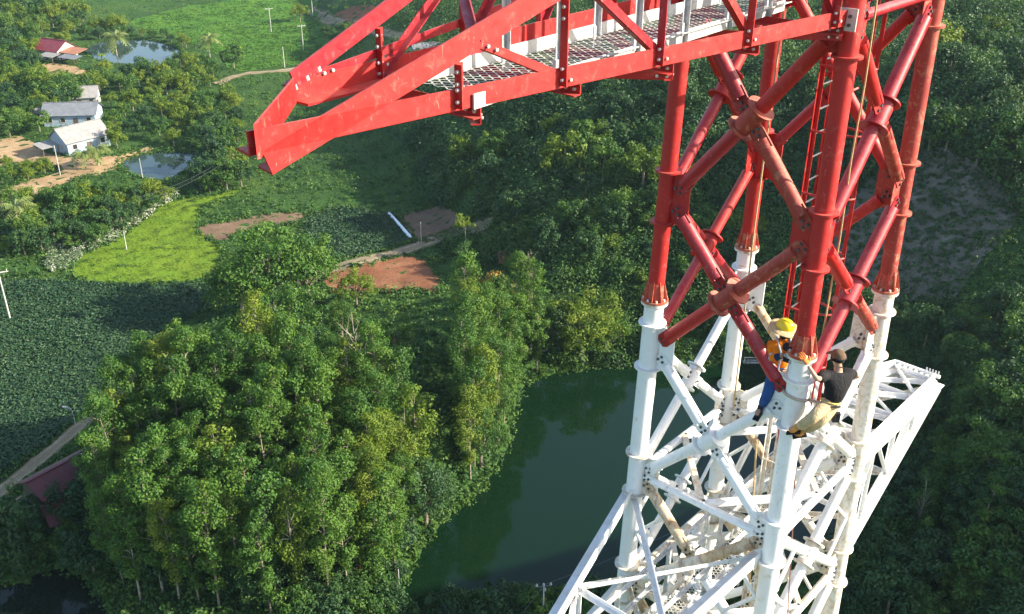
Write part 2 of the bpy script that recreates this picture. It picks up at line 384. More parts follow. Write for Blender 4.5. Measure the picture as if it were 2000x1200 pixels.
x_ = m_.nodes.new('ShaderNodeMix'); x_.data_type = 'RGBA'; m_.links.new(a_.outputs['Fac'], x_.inputs[0]); x_.inputs[6].default_value = (.11, .12, .05, 1); m_.links.new(o_, x_.inputs[7]); m_.links.new(x_.outputs[2], b_.inputs['Base Color'])
PLOUGH = soil('ploughed_soil', [(.13, .085, .055), (.18, .12, .08), (.22, .16, .10)], .4)
SCRUB = soil('grey_scrub', [(.085, .085, .062), (.14, .13, .105), (.21, .195, .165)], .22, .9)
CROP = soil('dull_crop', [(.030, .060, .020), (.055, .08, .03), (.09, .10, .05)], .3, .9)
PX_RICE = [(140,527),(160,500),(240,462),(318,402),(345,392),(420,382),(468,368),(452,385),(398,404),(386,425),(388,452),(428,478),(428,520),(416,547),(300,554),(200,556),(152,546)]
PX_MEAD = [(250,45),(330,22),(420,5),(600,-10),(625,40),(650,110),(560,130),(460,138),(420,105),(330,70)]
PX_MAIZE = [(-40,565),(60,548),(150,555),(300,560),(420,555),(395,605),(300,660),(235,710),(205,785),(90,870),(-40,945)]
PX_RED = [(640,532),(720,515),(812,500),(858,548),(845,572),(800,568),(720,572),(640,566)]
PX_PLOUGH = [(388,445),(470,428),(570,415),(600,425),(560,440),(470,455),(432,472),(400,466)]
PX_CROP = [(590,432),(660,405),(770,420),(806,468),(720,496),(645,512),(600,485)]
PX_PLOT = [(782,425),(860,405),(905,430),(890,455),(830,472),(808,465)]
PX_YARD = [(-30,285),(40,268),(95,300),(180,308),(250,300),(300,288),(285,305),(215,335),(150,352),(60,388),(-30,415),(-30,385),(70,350),(120,332),(60,318),(-30,330)]
PX_CLEAR = [(78,128),(110,125),(170,138),(175,150),(120,160),(95,152)]
PX_SCRUB = [(1640,430),(1720,335),(1830,290),(1905,325),(1975,385),(1985,430),(1910,520),(1850,590),(1720,600),(1630,550)]
PX_CUT = [(652,30),(690,14),(740,14),(760,34),(720,56),(680,44)]
PATCHES = [PX_RICE, PX_MEAD, PX_MAIZE, PX_RED, PX_PLOUGH, PX_CROP, PX_PLOT, PX_YARD, PX_CLEAR, PX_CUT, PX_SCRUB]
patch('rice_field', PX_RICE, RICE, 'bright yellow green rice field with long tree shadows')
patch('meadow', PX_MEAD, MEADOW, 'bright green meadow behind the pale pond')
patch('maize_field_ground', PX_MAIZE, MAIZESOIL, 'ground of the dark green maize field')
patch('red_earth_cut', PX_RED, REDSOIL, 'bare red earth cut below the dirt road')
patch('ploughed_field', PX_PLOUGH, PLOUGH, 'brown ploughed strip beside the rice field')
patch('crop_field', PX_CROP, CROP, 'dull green crop field above the dirt road')
patch('bare_plot', PX_PLOT, PLOUGH, 'bare reddish brown plot by the white channel')
patch('dirt_yard', PX_YARD, DIRT, 'tan dirt yard in front of the grey roofed houses')
patch('dirt_clearing', PX_CLEAR, DIRT, 'tan dirt clearing below the maroon roofed house')
patch('red_bank', PX_CUT, REDSOIL, 'red earth bank beside the upper road')
patch('cleared_hillside', PX_SCRUB, SCRUB, 'grey brown cleared slope of the round hill', eps=.14)
ROADS = [[(600,545),(640,530),(720,506),(800,488),(850,470),(910,452),(960,436)], [(-40,990),(60,915),(140,848),(212,788),(262,748),(330,690)],
         [(425,165),(450,152),(500,142),(560,138),(625,132),(700,122),(800,108)], [(650,-15),(615,4),(606,20),(640,38),(705,54),(760,66),(830,84)], [(-30,1040),(30,985),(80,955),(120,935)],[(640,1140),(700,1112),(740,1098)]]
road('dirt_road', ROADS[0], 3.4, ROADM, 'tan dirt road crossing behind the wood')
road('lower_road', ROADS[1], 2.7, ROADM, 'narrow pale road along the maize field')
road('meadow_path', ROADS[2], 3.4, ROADM, 'thin pale path across the meadow')
road('upper_road', ROADS[3], 4.0, ROADM, 'winding pale road at the top edge')
road('house_path', ROADS[4], 1.2, ROADM, 'short pale path beside the long red roof')
road('wood_path', ROADS[5], 1.0, REDSOIL, 'faint earth path at the foot of the wood')
def clear_of(u, v, polys=PATCHES, rd=14):
    ok = np.ones(np.shape(u), bool)
    for p in polys: ok &= ~inpoly(u, v, p)
    for i, r in enumerate(ROADS): ok &= segdist(u, v, r) > (rd if i < 4 else 6)
    return ok
# ------------------------------------------------------------------ the tower
S = 1.36; K = S/1.28
TX, TY = 2.9608*S, 10.0*S
PHI = math.radians(3.1703); S1, S2, TAP = .9031*S, 1.0204*S, .01786
E1 = np.array([math.cos(PHI-math.pi/4), math.sin(PHI-math.pi/4), 0]); E2 = np.array([-E1[1], E1[0], 0]); UP = np.array([0, 0, 1.0])
ZF = CAMZ-4.9078*S
LEV = {'M3': CAMZ+.75*S, 'M2': CAMZ-1.6313*S, 'M1': CAMZ-3.6638*S, 'N0': CAMZ-5.4717*S, 'N1': CAMZ-7.2639*S, 'N2': CAMZ-9.0191*S, 'N3': CAMZ-10.95*S, 'N4': CAMZ-13.0*S}
SG = {'A': (-1, -1), 'B': (1, -1), 'C': (-1, 1), 'D': (1, 1)}
def legp(g, z):
    h = 1+TAP*(ZF-z)/S; c = SG[g]
    return np.array([TX, TY, 0]) + h*(c[0]*S1*E1+c[1]*S2*E2) + UP*z
def loc(e1, e2, z): return np.array([TX, TY, 0]) + K*(e1*E1+e2*E2) + UP*(CAMZ+z*K)       # metres measured at S = 1.28
tower = empty('lattice_tower', (TX, TY, float(T(TX, TY))), 'tall tubular steel power line tower, red above and white below, still being bolted together', 'tower')
RL, RW = .118*K, .142*K
def bolts(mb, c, d, n, r=.022, gap=.085, t=.05):
    d = d/np.linalg.norm(d); s = np.cross(n, d)
    for q in (-.5, .5): mb.tube(c+s*q*gap-n*t, c+s*q*gap+n*t, r, n=6)
    mb.tube(c+d*gap*.9-n*t, c+d*gap*.9+n*t, r, n=6)
LEGMAT = {'A': RED, 'B': RED, 'C': RED, 'D': REDDUST}
WMAT = {'A': WHITE, 'B': WHITE, 'C': WHITE, 'D': WSTAIN}
FACES = [('A', 'B'), ('B', 'D'), ('D', 'C'), ('C', 'A')]
for g in 'ABCD':
    red = MB().tube(legp(g, CAMZ+3.2*S), legp(g, ZF+.28*K), RL, n=20).build('leg', LEGMAT[g], tower, 'red painted upper length of the leg')
    gz = T(*legp(g, 0)[:2]); zb = float(gz)-.5
    wl = MB(); wl.path([legp(g, ZF-.02), legp(g, LEV['N2']), legp(g, zb)], [RW, RW, RW*1.35], 20); white = wl.build('leg', WMAT[g], tower, 'white painted lower length of the leg')
    fl = MB(); c = legp(g, ZF); fl.tube(c+UP*.005, c+UP*.04, .195*K, n=24); fl.tube(c+UP*.04, c+UP*.3*K, RL*1.12, RL*1.02, 16); o = fl.build('flange', RUST, red)
    fw = MB(); fw.tube(c-UP*.04, c-UP*.001, .195*K, n=24); fw.tube(c-UP*.30*K, c-UP*.04, RW*.98, RW*.80, 20)
    for k in range(8):
        a = k*math.pi/4; d = np.array([math.cos(a), math.sin(a), 0]); fw.tube(c+d*.165*K-UP*.065, c+d*.165*K+UP*.075, .018, n=6)
    fw.build('flange', WSTAIN, white)
    for k in range(8):
        a = (k+.5)*math.pi/4; d = np.array([math.cos(a), math.sin(a), 0])
        MB().prism([c+d*RL*.95+UP*.04, c+d*.185*K+UP*.04, c+d*.185*K+UP*.07, c+d*RL*1.0+UP*.34*K], np.cross(d, UP), .014).build('flange_rib', RUST, red)
    for lv, z in LEV.items():
        col = 'red' if lv[0] == 'M' else 'white'; par = red if col == 'red' else white; r = RL if col == 'red' else RW
        mat = (LEGMAT if col == 'red' else WMAT)[g]
        if col == 'white' and (lv in ('N1', 'N2')) and g in 'CA': mat = WSTAIN
        for s in (-.37, .37):
            if lv == 'M1' and s > 0: pass
            c = legp(g, z+s*K); MB().tube(c-UP*.014, c+UP*.014, r+.062*K, n=22).build('collar', mat, par)
        for f in FACES:
            if g in f:
                q = f[1] if f[0] == g else f[0]; d = legp(q, z)-legp(g, z); d /= np.linalg.norm(d); n = np.cross(d, UP); c = legp(g, z)
                w = r+(.26 if col == 'red' else .27)*K
                MB().prism([c+d*r*.8+UP*.36*K, c+d*(w-.05)+UP*.36*K, c+d*w+UP*.2*K, c+d*w-UP*.2*K, c+d*(w-.05)-UP*.36*K, c+d*r*.8-UP*.36*K], n, .018).build('gusset_plate', mat, par)
nz_ = lambda v: v/np.linalg.norm(v)
def brace(a, b, r, mat, n, ends=(1, 1), label=None, lens=.24):
    """tube brace with slotted flat end plates and bolts"""
    a, b = np.asarray(a), np.asarray(b); d = (b-a)/np.linalg.norm(b-a); n = n - d*(n@d); n /= np.linalg.norm(n); s = np.cross(n, d)
    mb = MB(); p0 = a+d*(.10 if ends[0] else 0); p1 = b-d*(.10 if ends[1] else 0); mb.path([p0, p1], r, 16); o = mb.build('brace', mat, tower, label)
    for e, p, q in ((ends[0], a, d), (ends[1], b, -d)):
        if not e: continue
        w = r*1.12; off = n*.016
        pl = MB().prism([p-q*.10+s*w*.65+off, p-q*.03+s*w+off, p+q*lens+s*w+off, p+q*lens-s*w+off, p-q*.03-s*w+off, p-q*.10-s*w*.65+off], n, .02); pl.build('end_plate', mat, o)
        bb = MB(); bolts(bb, p-q*.045, q, n, t=.05); bb.build('bolts', BOLT, o)
        sl = MB()
        for k in (-1, 1): sl.bar(p+q*.08+n*k*r*.93, p+q*(.10+lens*.9)+n*k*r*.93, .03, r*.22, up=n)
        sl.build('slot_edge', mat, o)
    return o
def xbrace(P, Q, lo, hi, r, mats, flip=False, split=(1, 1)):
    """X between legs P and Q; the P-low to Q-high tube runs through and carries the hub"""
    if flip: P, Q = Q, P
    zl, zh = LEV[lo], LEV[hi]; rp = RW if lo[0] == 'N' else RL; rq = RW if hi[0] == 'N' else RL
    d = legp(Q, zl)-legp(P, zl); d /= np.linalg.norm(d); n = np.cross(d, UP); i = rp+.10*K; j = rq+.10*K; dz = .17*K
    a0 = legp(P, zl+dz)+d*i; a1 = legp(Q, zh-dz)-d*j; b0 = legp(Q, zl+dz)-d*i; b1 = legp(P, zh-dz)+d*j
    h = (a0+a1)/2; dd = (a1-a0)/np.linalg.norm(a1-a0); h2 = (b0+b1)/2; h = (h+h2)/2; m = list(mats)+[mats[-1]]*4
    o = brace(a0, h, r, m[0], n, (1, 0)); brace(h, a1, r, m[1], n, (0, 1))
    hub = MB().tube(h-dd*.17*K, h+dd*.17*K, r*1.35, n=20).build('brace_hub', m[2], tower)
    for s in (-1, 1): c = h+dd*.19*K*s; MB().tube(c-dd*.012, c+dd*.012, r*2.05, n=24).build('hub_disc', m[2], hub)
    e = b1-b0; e /= np.linalg.norm(e); s = np.cross(n, e)
    MB().prism([h-e*.33*K+s*r*.9, h+e*.33*K+s*r*.9, h+e*.33*K-s*r*.9, h-e*.33*K-s*r*.9], n, .026).build('hub_plate', m[2], hub)
    brace(b0, h-e*.20*K, r, m[3], n, (1, 1)); brace(h+e*.20*K, b1, r, m[4], n, (1, 1))
for lo, hi in (('M2', 'M3'), ('M1', 'M2'), ('N0', 'M1')):
    xbrace('A', 'B', lo, hi, .096*K, (RED, REDDUST, REDDUST, CRIM, CRIM) if lo == 'N0' else (CRIM, RED, REDDUST, REDDUST, CRIM))
    xbrace('B', 'D', lo, hi, .092*K, (CRIM, CRIM, CRIM, REDDUST, RED))
    xbrace('D', 'C', lo, hi, .084*K, (RED, RED, RED, CRIM, RED))
    xbrace('C', 'A', lo, hi, .084*K, (CRIM, RED, RED, CRIM, RED), flip=True)
for lo, hi in (('N1', 'N0'), ('N2', 'N1'), ('N3', 'N2'), ('N4', 'N3')):
    st = (WHITE, WHITE, WHITE, WHITE, WHITE) if lo == 'N1' else (WSTAIN, WRUST, WSTAIN, WHITE, WRUST)
    xbrace('A', 'B', lo, hi, .086*K, st); xbrace('B', 'D', lo, hi, .086*K, (WHITE, WHITE, WSTAIN, WHITE, WHITE)); xbrace('D', 'C', lo, hi, .078*K, (WSTAIN, WRUST, WSTAIN, WHITE)); xbrace('C', 'A', lo, hi, .078*K, (WHITE,), flip=True)
for lo, hi in (('N2', 'N1'), ('N3', 'N2'), ('N4', 'N3')):
    for P, Q in FACES:
        a0, a1, b0, b1 = legp(P, LEV[lo]), legp(P, LEV[hi]), legp(Q, LEV[lo]), legp(Q, LEV[hi]); c = (a0+a1+b0+b1)/4; off = np.cross(nz_(b0-a0), UP)*.05
        for L0, L1 in ((a0, a1), (b0, b1)):
            mdl = (L0+L1)/2; q1, q2 = (L0+c)/2, (L1+c)/2
            for q in (q1, q2): MB().tube(mdl+nz_(c-mdl)*RW+off, q+off, .032*K, n=8).build('redundant_bar', WSTAIN if lo != 'N2' else WHITE, tower)
def horiz(P, Q, z, r, mat, dz=0):
    rp = RW if z < ZF else RL; a, b = legp(P, z+dz), legp(Q, z+dz); d = (b-a)/np.linalg.norm(b-a)
    brace(a+d*(rp+.08), b-d*(rp+.08), r, mat, np.cross(d, UP))
for P, Q in FACES:
    horiz(P, Q, LEV['N1'], .062*K, WHITE, -.02); horiz(P, Q, LEV['N2'], .062*K, WSTAIN, -.02); horiz(P, Q, LEV['N4'], .06*K, WHITE)
    if (P, Q) != ('A', 'B'): horiz(P, Q, LEV['M2'], .06*K, CRIM, .05)
# diaphragm members inside the body at the arm levels
for lv in ('N1', 'N2'):
    z = LEV[lv]; mids = [(legp(p, z)+legp(q, z))/2 for p, q in FACES]
    for i in range(4):
        a, b = mids[i], mids[(i+1) % 4]; MB().bar(a, b, .09*K, .09*K).build('diaphragm_bar', WSTAIN if i % 2 else WHITE, tower)
# big lower panels down to the ground
zs = [LEV['N4']]
while zs[-1] > float(T(TX, TY))+7: zs.append(zs[-1]-4.6-.06*(70-zs[-1])*.6)
for z0, z1 in zip(zs[1:], zs[:-1]):
    for P, Q in FACES:
        MB().tube(legp(P, z0), legp(Q, z1), .085*K, n=10).build('brace', WHITE, tower); MB().tube(legp(Q, z0), legp(P, z1), .085*K, n=10).build('brace', WHITE, tower)
        MB().tube(legp(P, z0), legp(Q, z0), .07*K, n=10).build('brace', WHITE, tower)

# ---- cross arms
def arm_root(label): 
    o = MB(); return o
def lace(par, a, b, w, mat, name='lacing_bar', nrm=None, L=True):
    a, b = np.asarray(a), np.asarray(b); mb = MB(); n1 = nrm if nrm is not None else UP
    d = (b-a)/np.linalg.norm(b-a)
    if abs(d @ (n1/np.linalg.norm(n1))) > .97: n1 = E1
    if L: mb.angle(a, b, w, .012, n1)
    else: mb.bar(a, b, w, w*.9, n1 if abs(d@n1) < .97 else E1)
    o = mb.build(name, mat, par, smooth=False)
    bb = MB()
    x = n1 - d*(n1@d); x /= np.linalg.norm(x); y = np.cross(d, x)
    for p, s in ((a, 1), (b, -1)):
        for k in (.06, .16): bb.tube(p+d*s*k+x*w*.5-y*.03, p+d*s*k+x*w*.5+y*.03, .016, n=6)
    bb.build('bolts', GALVW, par); return o
def grating(par, c0, c1, c2, mat, nx, ny, name='walkway_grating'):
    """open mesh floor on the parallelogram c0, c1 (along), c2 (across)"""
    u, v = c1-c0, c2-c0; mb = MB(); t = .010
    n = np.cross(u, v); n /= np.linalg.norm(n)
    du, dv = u/np.linalg.norm(u), v/np.linalg.norm(v); Lu = np.linalg.norm(u); Lv = np.linalg.norm(v)
    for p in (c0, c0+v): mb.box(p+u/2, du*Lu/2, np.cross(n, du)*.006, n*.006)
    # zig-zag cross strands give the expanded-metal pattern
    for i in range(nx):
        for j in range(ny):
            for s0, s1 in (((0, .5), (1, .5)) if j % 2 else ((.5, 0), (.5, 1))):
                a = c0+u*(i+s0)/nx+v*j/ny; b = c0+u*(i+s1)/nx+v*(j+1)/ny; d = b-a; d /= np.linalg.norm(d)
                q = np.cross(n, d)*.0075; mb.add([a-q, b-q, b+q, a+q], [(0, 1, 2, 3)])
    return mb.build(name, mat, par, smooth=False)
def bolt_row(mb, p, d, n, k, gap=.07, r=.016):
    for i in range(k): mb.tube(p+d*gap*i-n*.012, p+d*gap*i+n*.03, r, n=6)

# red left arm: lower chords, upper chords, lacing, walkway
def rB(e2, z=-2.10): return loc(1.10-.135*(-e2-1.2), e2, z)
def rA(e2, z=-2.10): return loc(-1.10+.07*max(0, -e2-3.0), e2, z)
tipB, tipA = rB(-8.5), rA(-7.3)
def on_vert(P0, P1, u, v):
    """point of the vertical plane through P0,P1 seen at pixel u,v"""
    d = P1-P0; n = np.array([-d[1], d[0], 0]); D = rays(u, v); cam0 = np.array([0, 0, CAMZ]); t = ((P0-cam0)@n)/(D@n); return cam0+D*t
qB1, qB2 = on_vert(rB(-1.2), tipB, 1094, 0), on_vert(rB(-1.2), tipB, 830, 160)
qA1, qA2 = on_vert(rA(-3.0), tipA, 805, 0), on_vert(rA(-3.0), tipA, 596, 160)
armR = MB().prism([tipA+E1*-.12+UP*.0, tipB+E1*.12, tipB+E1*.12+UP*.26, tipA-E1*.12+UP*.20], E2, .03).build('cross_arm', RED, tower, 'red cross arm reaching left with a walkway on its floor')
def chord(par, a, b, w, mat, n1, flip=1, name='chord', h=None):
    mb = MB(); mb.angle(a, b, w, .022, n1, flip); o = mb.build(name, mat, par, smooth=False); return o
def upper(q1, q2, e_end):
    d = q1-q2; h = np.hypot(*d[:2]); return d/h
dB, dA = upper(qB1, qB2, 0), upper(qA1, qA2, 0)
def up_at(q, d, P): return q + d*np.hypot(*(P-q)[:2])*np.sign((P-q)[:2]@d[:2])
uB = lambda e2: up_at(qB2, dB, rB(e2)); uA = lambda e2: up_at(qA2, dA, rA(e2))
bB, bA = rB(-1.16), rA(-1.16)
chord(armR, rB(-1.10), tipB, .17*K, RED, UP*1.0+E1*0, 1); chord(armR, rA(-1.10), tipA-E2*.16, .17*K, RED, UP, -1)
chord(armR, uB(-1.16), uB(-8.35), .19*K, RED, UP, 1); chord(armR, uA(-1.16), uA(-7.42), .15*K, CRIM, UP, 1)
st = [-1.4, -2.9, -4.2, -5.4, -6.5]
for i, e in enumerate(st):
    if e > -7: 
        lace(armR, rA(e), uA(e), .075, RED); lace(armR, rB(e-.25)+UP*.02, uB(e-.25), .085, RED if i != 2 else CRIM)
        lace(armR, rA(e, -2.2), rB(e, -2.2), .09, RED)
for i in range(4):
    lace(armR, rB(st[i]-.1), uB(st[i+1]), .075, RED if i % 2 else CRIM); lace(armR, rA(st[i+1]), uA(st[i]), .07, CRIM)
    a, b = (rA(st[i], -2.26), rB(st[i+1], -2.26)) if i % 2 else (rB(st[i], -2.26), rA(st[i+1], -2.26)); lace(armR, a, b, .08, RED)
    a, b = (uA(st[i]), uB(st[i+1])) if i % 2 else (uB(st[i]), uA(st[i+1])); lace(armR, a, b, .075, CRIM if i % 2 else RED)
lace(armR, on_vert(rA(-3.0), tipA, 1010, 12), on_vert(rA(-3.0), tipA, 622, 155), .08, CRIM)
# walkway
wk = MB(); f0, f1 = loc(-.45, -.95, -2.0), loc(-.24, -6.6, -2.0); n0, n1 = loc(.10, -.95, -2.0), loc(.40, -6.6, -2.0)
grating(armR, f1, f0, n1, GALVW, 64, 9)
def toe(par, a, b, mat, posts, side, rail=True):
    d = (b-a)/np.linalg.norm(b-a); MB().box((a+b)/2+UP*(.05 if side > 0 else -.055), d*np.linalg.norm(b-a)/2, np.cross(d, UP)*.008, UP*.065).build('toe_board', mat, par, smooth=False)
    tops = []
    for t in posts:
        p = a+(b-a)*t; o = MB(); o.angle(p-UP*.12, p+UP*1.12, .055, .008, d); o.box(p+UP*.03, d*.07, np.cross(d, UP)*.018, UP*.07)
        bolt_row(o, p+UP*.0-d*.05, d, np.cross(d, UP), 3, .05, .014); o.build('handrail_post', GALV, par, smooth=False); tops.append(p+UP*1.12)
    if rail:
        for h in (0, -.5): 
            mb = MB(); mb.angle(tops[0]+UP*h, tops[-1]+UP*h, .05, .007, UP); mb.build('handrail', GALV, par, smooth=False)
toe(armR, f0, f1, GALVW, (.10, .32, .55, .80), 1, False); toe(armR, n0, n1, GALVW, (.08, .25, .42, .58, .80), -1, False)
# tip plate bolts
bb = MB()
for k in range(3): bolt_row(bb, qA2-dA*.12+dA*.14*k+np.array([0, 0, .03]), dA, np.cross(dA, E1), 1, r=.02)
bb.build('bolts', GALVW, armR)
# gusset with bolts where the arm chord meets the front leg
bb = MB(); c = legp('B', LEV['M2']+.05)-E2*.16-E1*.02; MB().prism([c-E1*.14+UP*.14, c+E1*.14+UP*.14, c+E1*.14-UP*.12, c-E1*.14-UP*.12], E2, .02).build('splice_plate', GALVW, armR)
for i in (-.06, .06):
    for j in (-.05, .05): bb.tube(c+E1*i+UP*j-E2*.035, c+E1*i+UP*j, .022, n=6)
bb.build('bolts', BOLT, armR)

# white arms
def white_arm(label, A0, A1, B0, B1, ZU, zl, tipz, nseg, walk, shade=WHITE):
    """A0/B0 roots and A1/B1 tips in (e1,e2); lower chords rise from N2 to the tip"""
    uA = [loc(A0[0]+(A1[0]-A0[0])*t, A0[1]+(A1[1]-A0[1])*t, ZU+(tipz-ZU)*t) for t in np.linspace(0, 1, nseg+1)]
    uB = [loc(B0[0]+(B1[0]-B0[0])*t, B0[1]+(B1[1]-B0[1])*t, ZU+(tipz-ZU)*t) for t in np.linspace(0, 1, nseg+1)]
    lA = [loc(A0[0]+(A1[0]-A0[0])*t, A0[1]+(A1[1]-A0[1])*t, zl+(tipz-.12-zl)*t) for t in np.linspace(0, 1, nseg+1)]
    lB = [loc(B0[0]+(B1[0]-B0[0])*t, B0[1]+(B1[1]-B0[1])*t, zl+(tipz-.12-zl)*t) for t in np.linspace(0, 1, nseg+1)]
    tip = (uA[-1]+uB[-1])/2; d = uB[-1]-uA[-1]; d /= np.linalg.norm(d)
    arm = MB().box(tip-UP*.05, d*np.linalg.norm(uB[-1]-uA[-1])*.58, np.cross(d, UP)*.012, UP*.09).build('cross_arm', WHITE, tower, label, smooth=False)
    for q, w in ((uA, .17), (uB, .19), (lA, .13), (lB, .15)): chord(arm, q[0], q[-1], w*K, shade, UP, 1)
    for i in range(nseg):
        P = [(uA, uB), (uB, uA)][i % 2]
        lace(arm, P[0][i]+UP*.02, P[1][i+1]+UP*.02, .075, shade); lace(arm, P[1][i]-UP*.03, P[0][i+1]-UP*.03, .07, shade); lace(arm, uA[i+1], uB[i+1], .075, shade)
        lace(arm, lA[i], lB[i+1], .07, WSTAIN); lace(arm, lA[i+1], lB[i+1], .065, shade)
        for u, l in ((uA, lA), (uB, lB)):
            if i < nseg-1: lace(arm, u[i+1], l[i+1], .07, shade)
            lace(arm, u[i] if i % 2 else l[i], l[i+1] if i % 2 else u[i+1], .075, shade)
    bb = MB()
    for q in (uA, uB):
        for p in q: bolt_row(bb, p+UP*.0, E2, UP, 2)
    bb.build('bolts', GALV, arm)
    return arm, uA, uB, lA, lB
armW, *_r = white_arm('white cross arm reaching back to the right', (-1.1, 1.3), (.40, 4.84), (1.16, 1.3), (1.16, 4.82), -9.36, -11.55, -9.45, 4, None)
tp = (_r[0][-1]+_r[1][-1])/2; wdt = _r[1][-1]-_r[0][-1]
# slotted tip bracket at the end of the right arm
mb = MB(); d = wdt/np.linalg.norm(wdt); L = np.linalg.norm(wdt)
for k in range(7): mb.box(_r[0][-1]+wdt*(k+.5)/7+E2*.10+UP*.03, d*L*.035, E2*.10, UP*.012)
mb.box(tp+E2*.20+UP*.03, d*L*.56, E2*.03, UP*.03); mb.build('tip_bracket', WHITE, armW, smooth=False)
bb = MB()
for k in range(5): p = _r[1][-1]+E2*.22-d*.06*k; bb.tube(p-UP*.02, p+UP*.13, .014, n=6)
bb.build('bolts', GALV, armW)
armL, *_l = white_arm('white cross arm reaching left out of the bottom of the picture', (-1.22, -1.35), (-.02, -5.75), (1.09, -1.25), (.80, -5.85), -9.72, -11.55, -10.0, 2, None)
# walkway on the floor of the white arms, through the body
g0, g1, g2 = loc(-.42, -4.6, -11.42), loc(-.42, 4.2, -11.42), loc(.22, -4.6, -11.42)
grating(armL, g0, loc(-.42, -.02, -11.42), g2, GALVW, 60, 11); grating(armW, loc(-.42, .02, -11.42), g1, loc(.22, .02, -11.42), GALVW, 56, 11)
toe(armL, loc(-.44, -4.6, -11.42), loc(-.44, -.03, -11.42), GALVW, (.1, .4, .7, .95), 1, True); toe(armL, loc(.24, -4.6, -11.42), loc(.24, -.03, -11.42), GALVW, (.1, .4, .7, .95), 1, True)
toe(armW, loc(-.44, .03, -11.42), loc(-.44, 4.2, -11.42), GALVW, (.05, .35, .65, .95), 1, True); toe(armW, loc(.24, .03, -11.42), loc(.24, 4.2, -11.42), GALVW, (.05, .35, .65, .95), 1, True)

# ladder with safety hoops inside the body
lad0 = loc(.10, .34, 0); LW = .40*K
rail = MB().angle(lad0*[1, 1, 0]+UP*(CAMZ+2.5), lad0*[1, 1, 0]+UP*(ZF-1.2), .06, .01, E1); ladder = rail.build('ladder', RED, tower, 'red ladder inside the tower body', smooth=False)
lr2 = lad0*[1, 1, 0]+E2*LW
MB().angle(lr2+UP*(CAMZ+2.5), lr2+UP*(ZF-1.2), .06, .01, E1).build('rail', RED, ladder, smooth=False)
for k in range(2): MB().angle((lad0*[1, 1, 0]+E2*LW*k)+UP*(ZF-1.2), (lad0*[1, 1, 0]+E2*LW*k)+UP*(CAMZ-24), .06, .01, E1).build('rail', WSTAIN, ladder, smooth=False)
z = CAMZ+2.3
while z > CAMZ-22:
    MB().tube(lad0*[1, 1, 0]+UP*z, lr2+UP*z, .013, n=6).build('rung', GALVW, ladder); z -= .36
z = CAMZ+1.6; hc = lad0*[1, 1, 0]+E2*LW/2
while z > ZF-2.6:
    mb = MB(); mb.path([hc + E2*LW*.62*math.cos(a) + E1*(.70*math.sin(a)) + UP*z for a in np.linspace(math.pi, 0, 13)], .018, 6); mb.build('hoop', RED, ladder); z -= .95
for a in (.35, .5, .65):
    q = hc+E2*LW*.62*math.cos(math.pi*a)+E1*.70*math.sin(math.pi*a); MB().bar(q+UP*(CAMZ+1.6), q+UP*(ZF-2.2), .03, .01, E2).build('hoop_strap', RED, ladder)
# lower hoops, white
z = ZF-3.2
while z > CAMZ-20:
    mb = MB(); mb.path([hc + E2*LW*.62*math.cos(a) + E1*(.66*math.sin(a)) + UP*z for a in np.linspace(math.pi, 0, 11)], .014, 6); mb.build('hoop', WSTAIN, ladder); z -= 1.1
# floodlight-like junction box near the front leg (white, just below the hidden part)
# ropes hanging in the body
def rope(pts, r, mat, label): mb = MB(); mb.path(pts, r, 6); return tag(mb.build('rope', mat), label, 'rope')
def dpt(u, v, d): return rays(u, v)*d*K + np.array([0, 0, CAMZ])
rope([dpt(1532, 10, 12.9), dpt(1500, 250, 14.0), dpt(1473, 450, 15.0), dpt(1440, 730, 16.0), dpt(1432, 800, 16.4)], .016, ROPE, 'tan rope hanging down the back left leg of the tower')
rope([dpt(1713, 0, 10.4), dpt(1690, 160, 11.1), dpt(1663, 310, 11.8), dpt(1640, 470, 12.7), dpt(1600, 690, 13.6)], .012, ROPE, 'thin tan rope hanging just right of the front leg')
rope([dpt(1478, 860, 15.0), dpt(1470, 990, 15.6), dpt(1462, 1210, 16.6)], .016, ROPE, 'tan rope hanging beside the lower ladder rails')
rope([dpt(1556, 830, 13.6), dpt(1550, 1000, 14.4), dpt(1538, 1210, 15.2)], .010, plain('brown_cord', (.16, .07, .05), .8), 'thin dark brown cord hanging in front of the white front leg')
rope([dpt(1526, 700, 14.2), dpt(1520, 880, 14.8), dpt(1508, 980, 15.2)], .016, CRIM, 'red cord hanging behind the white front leg')
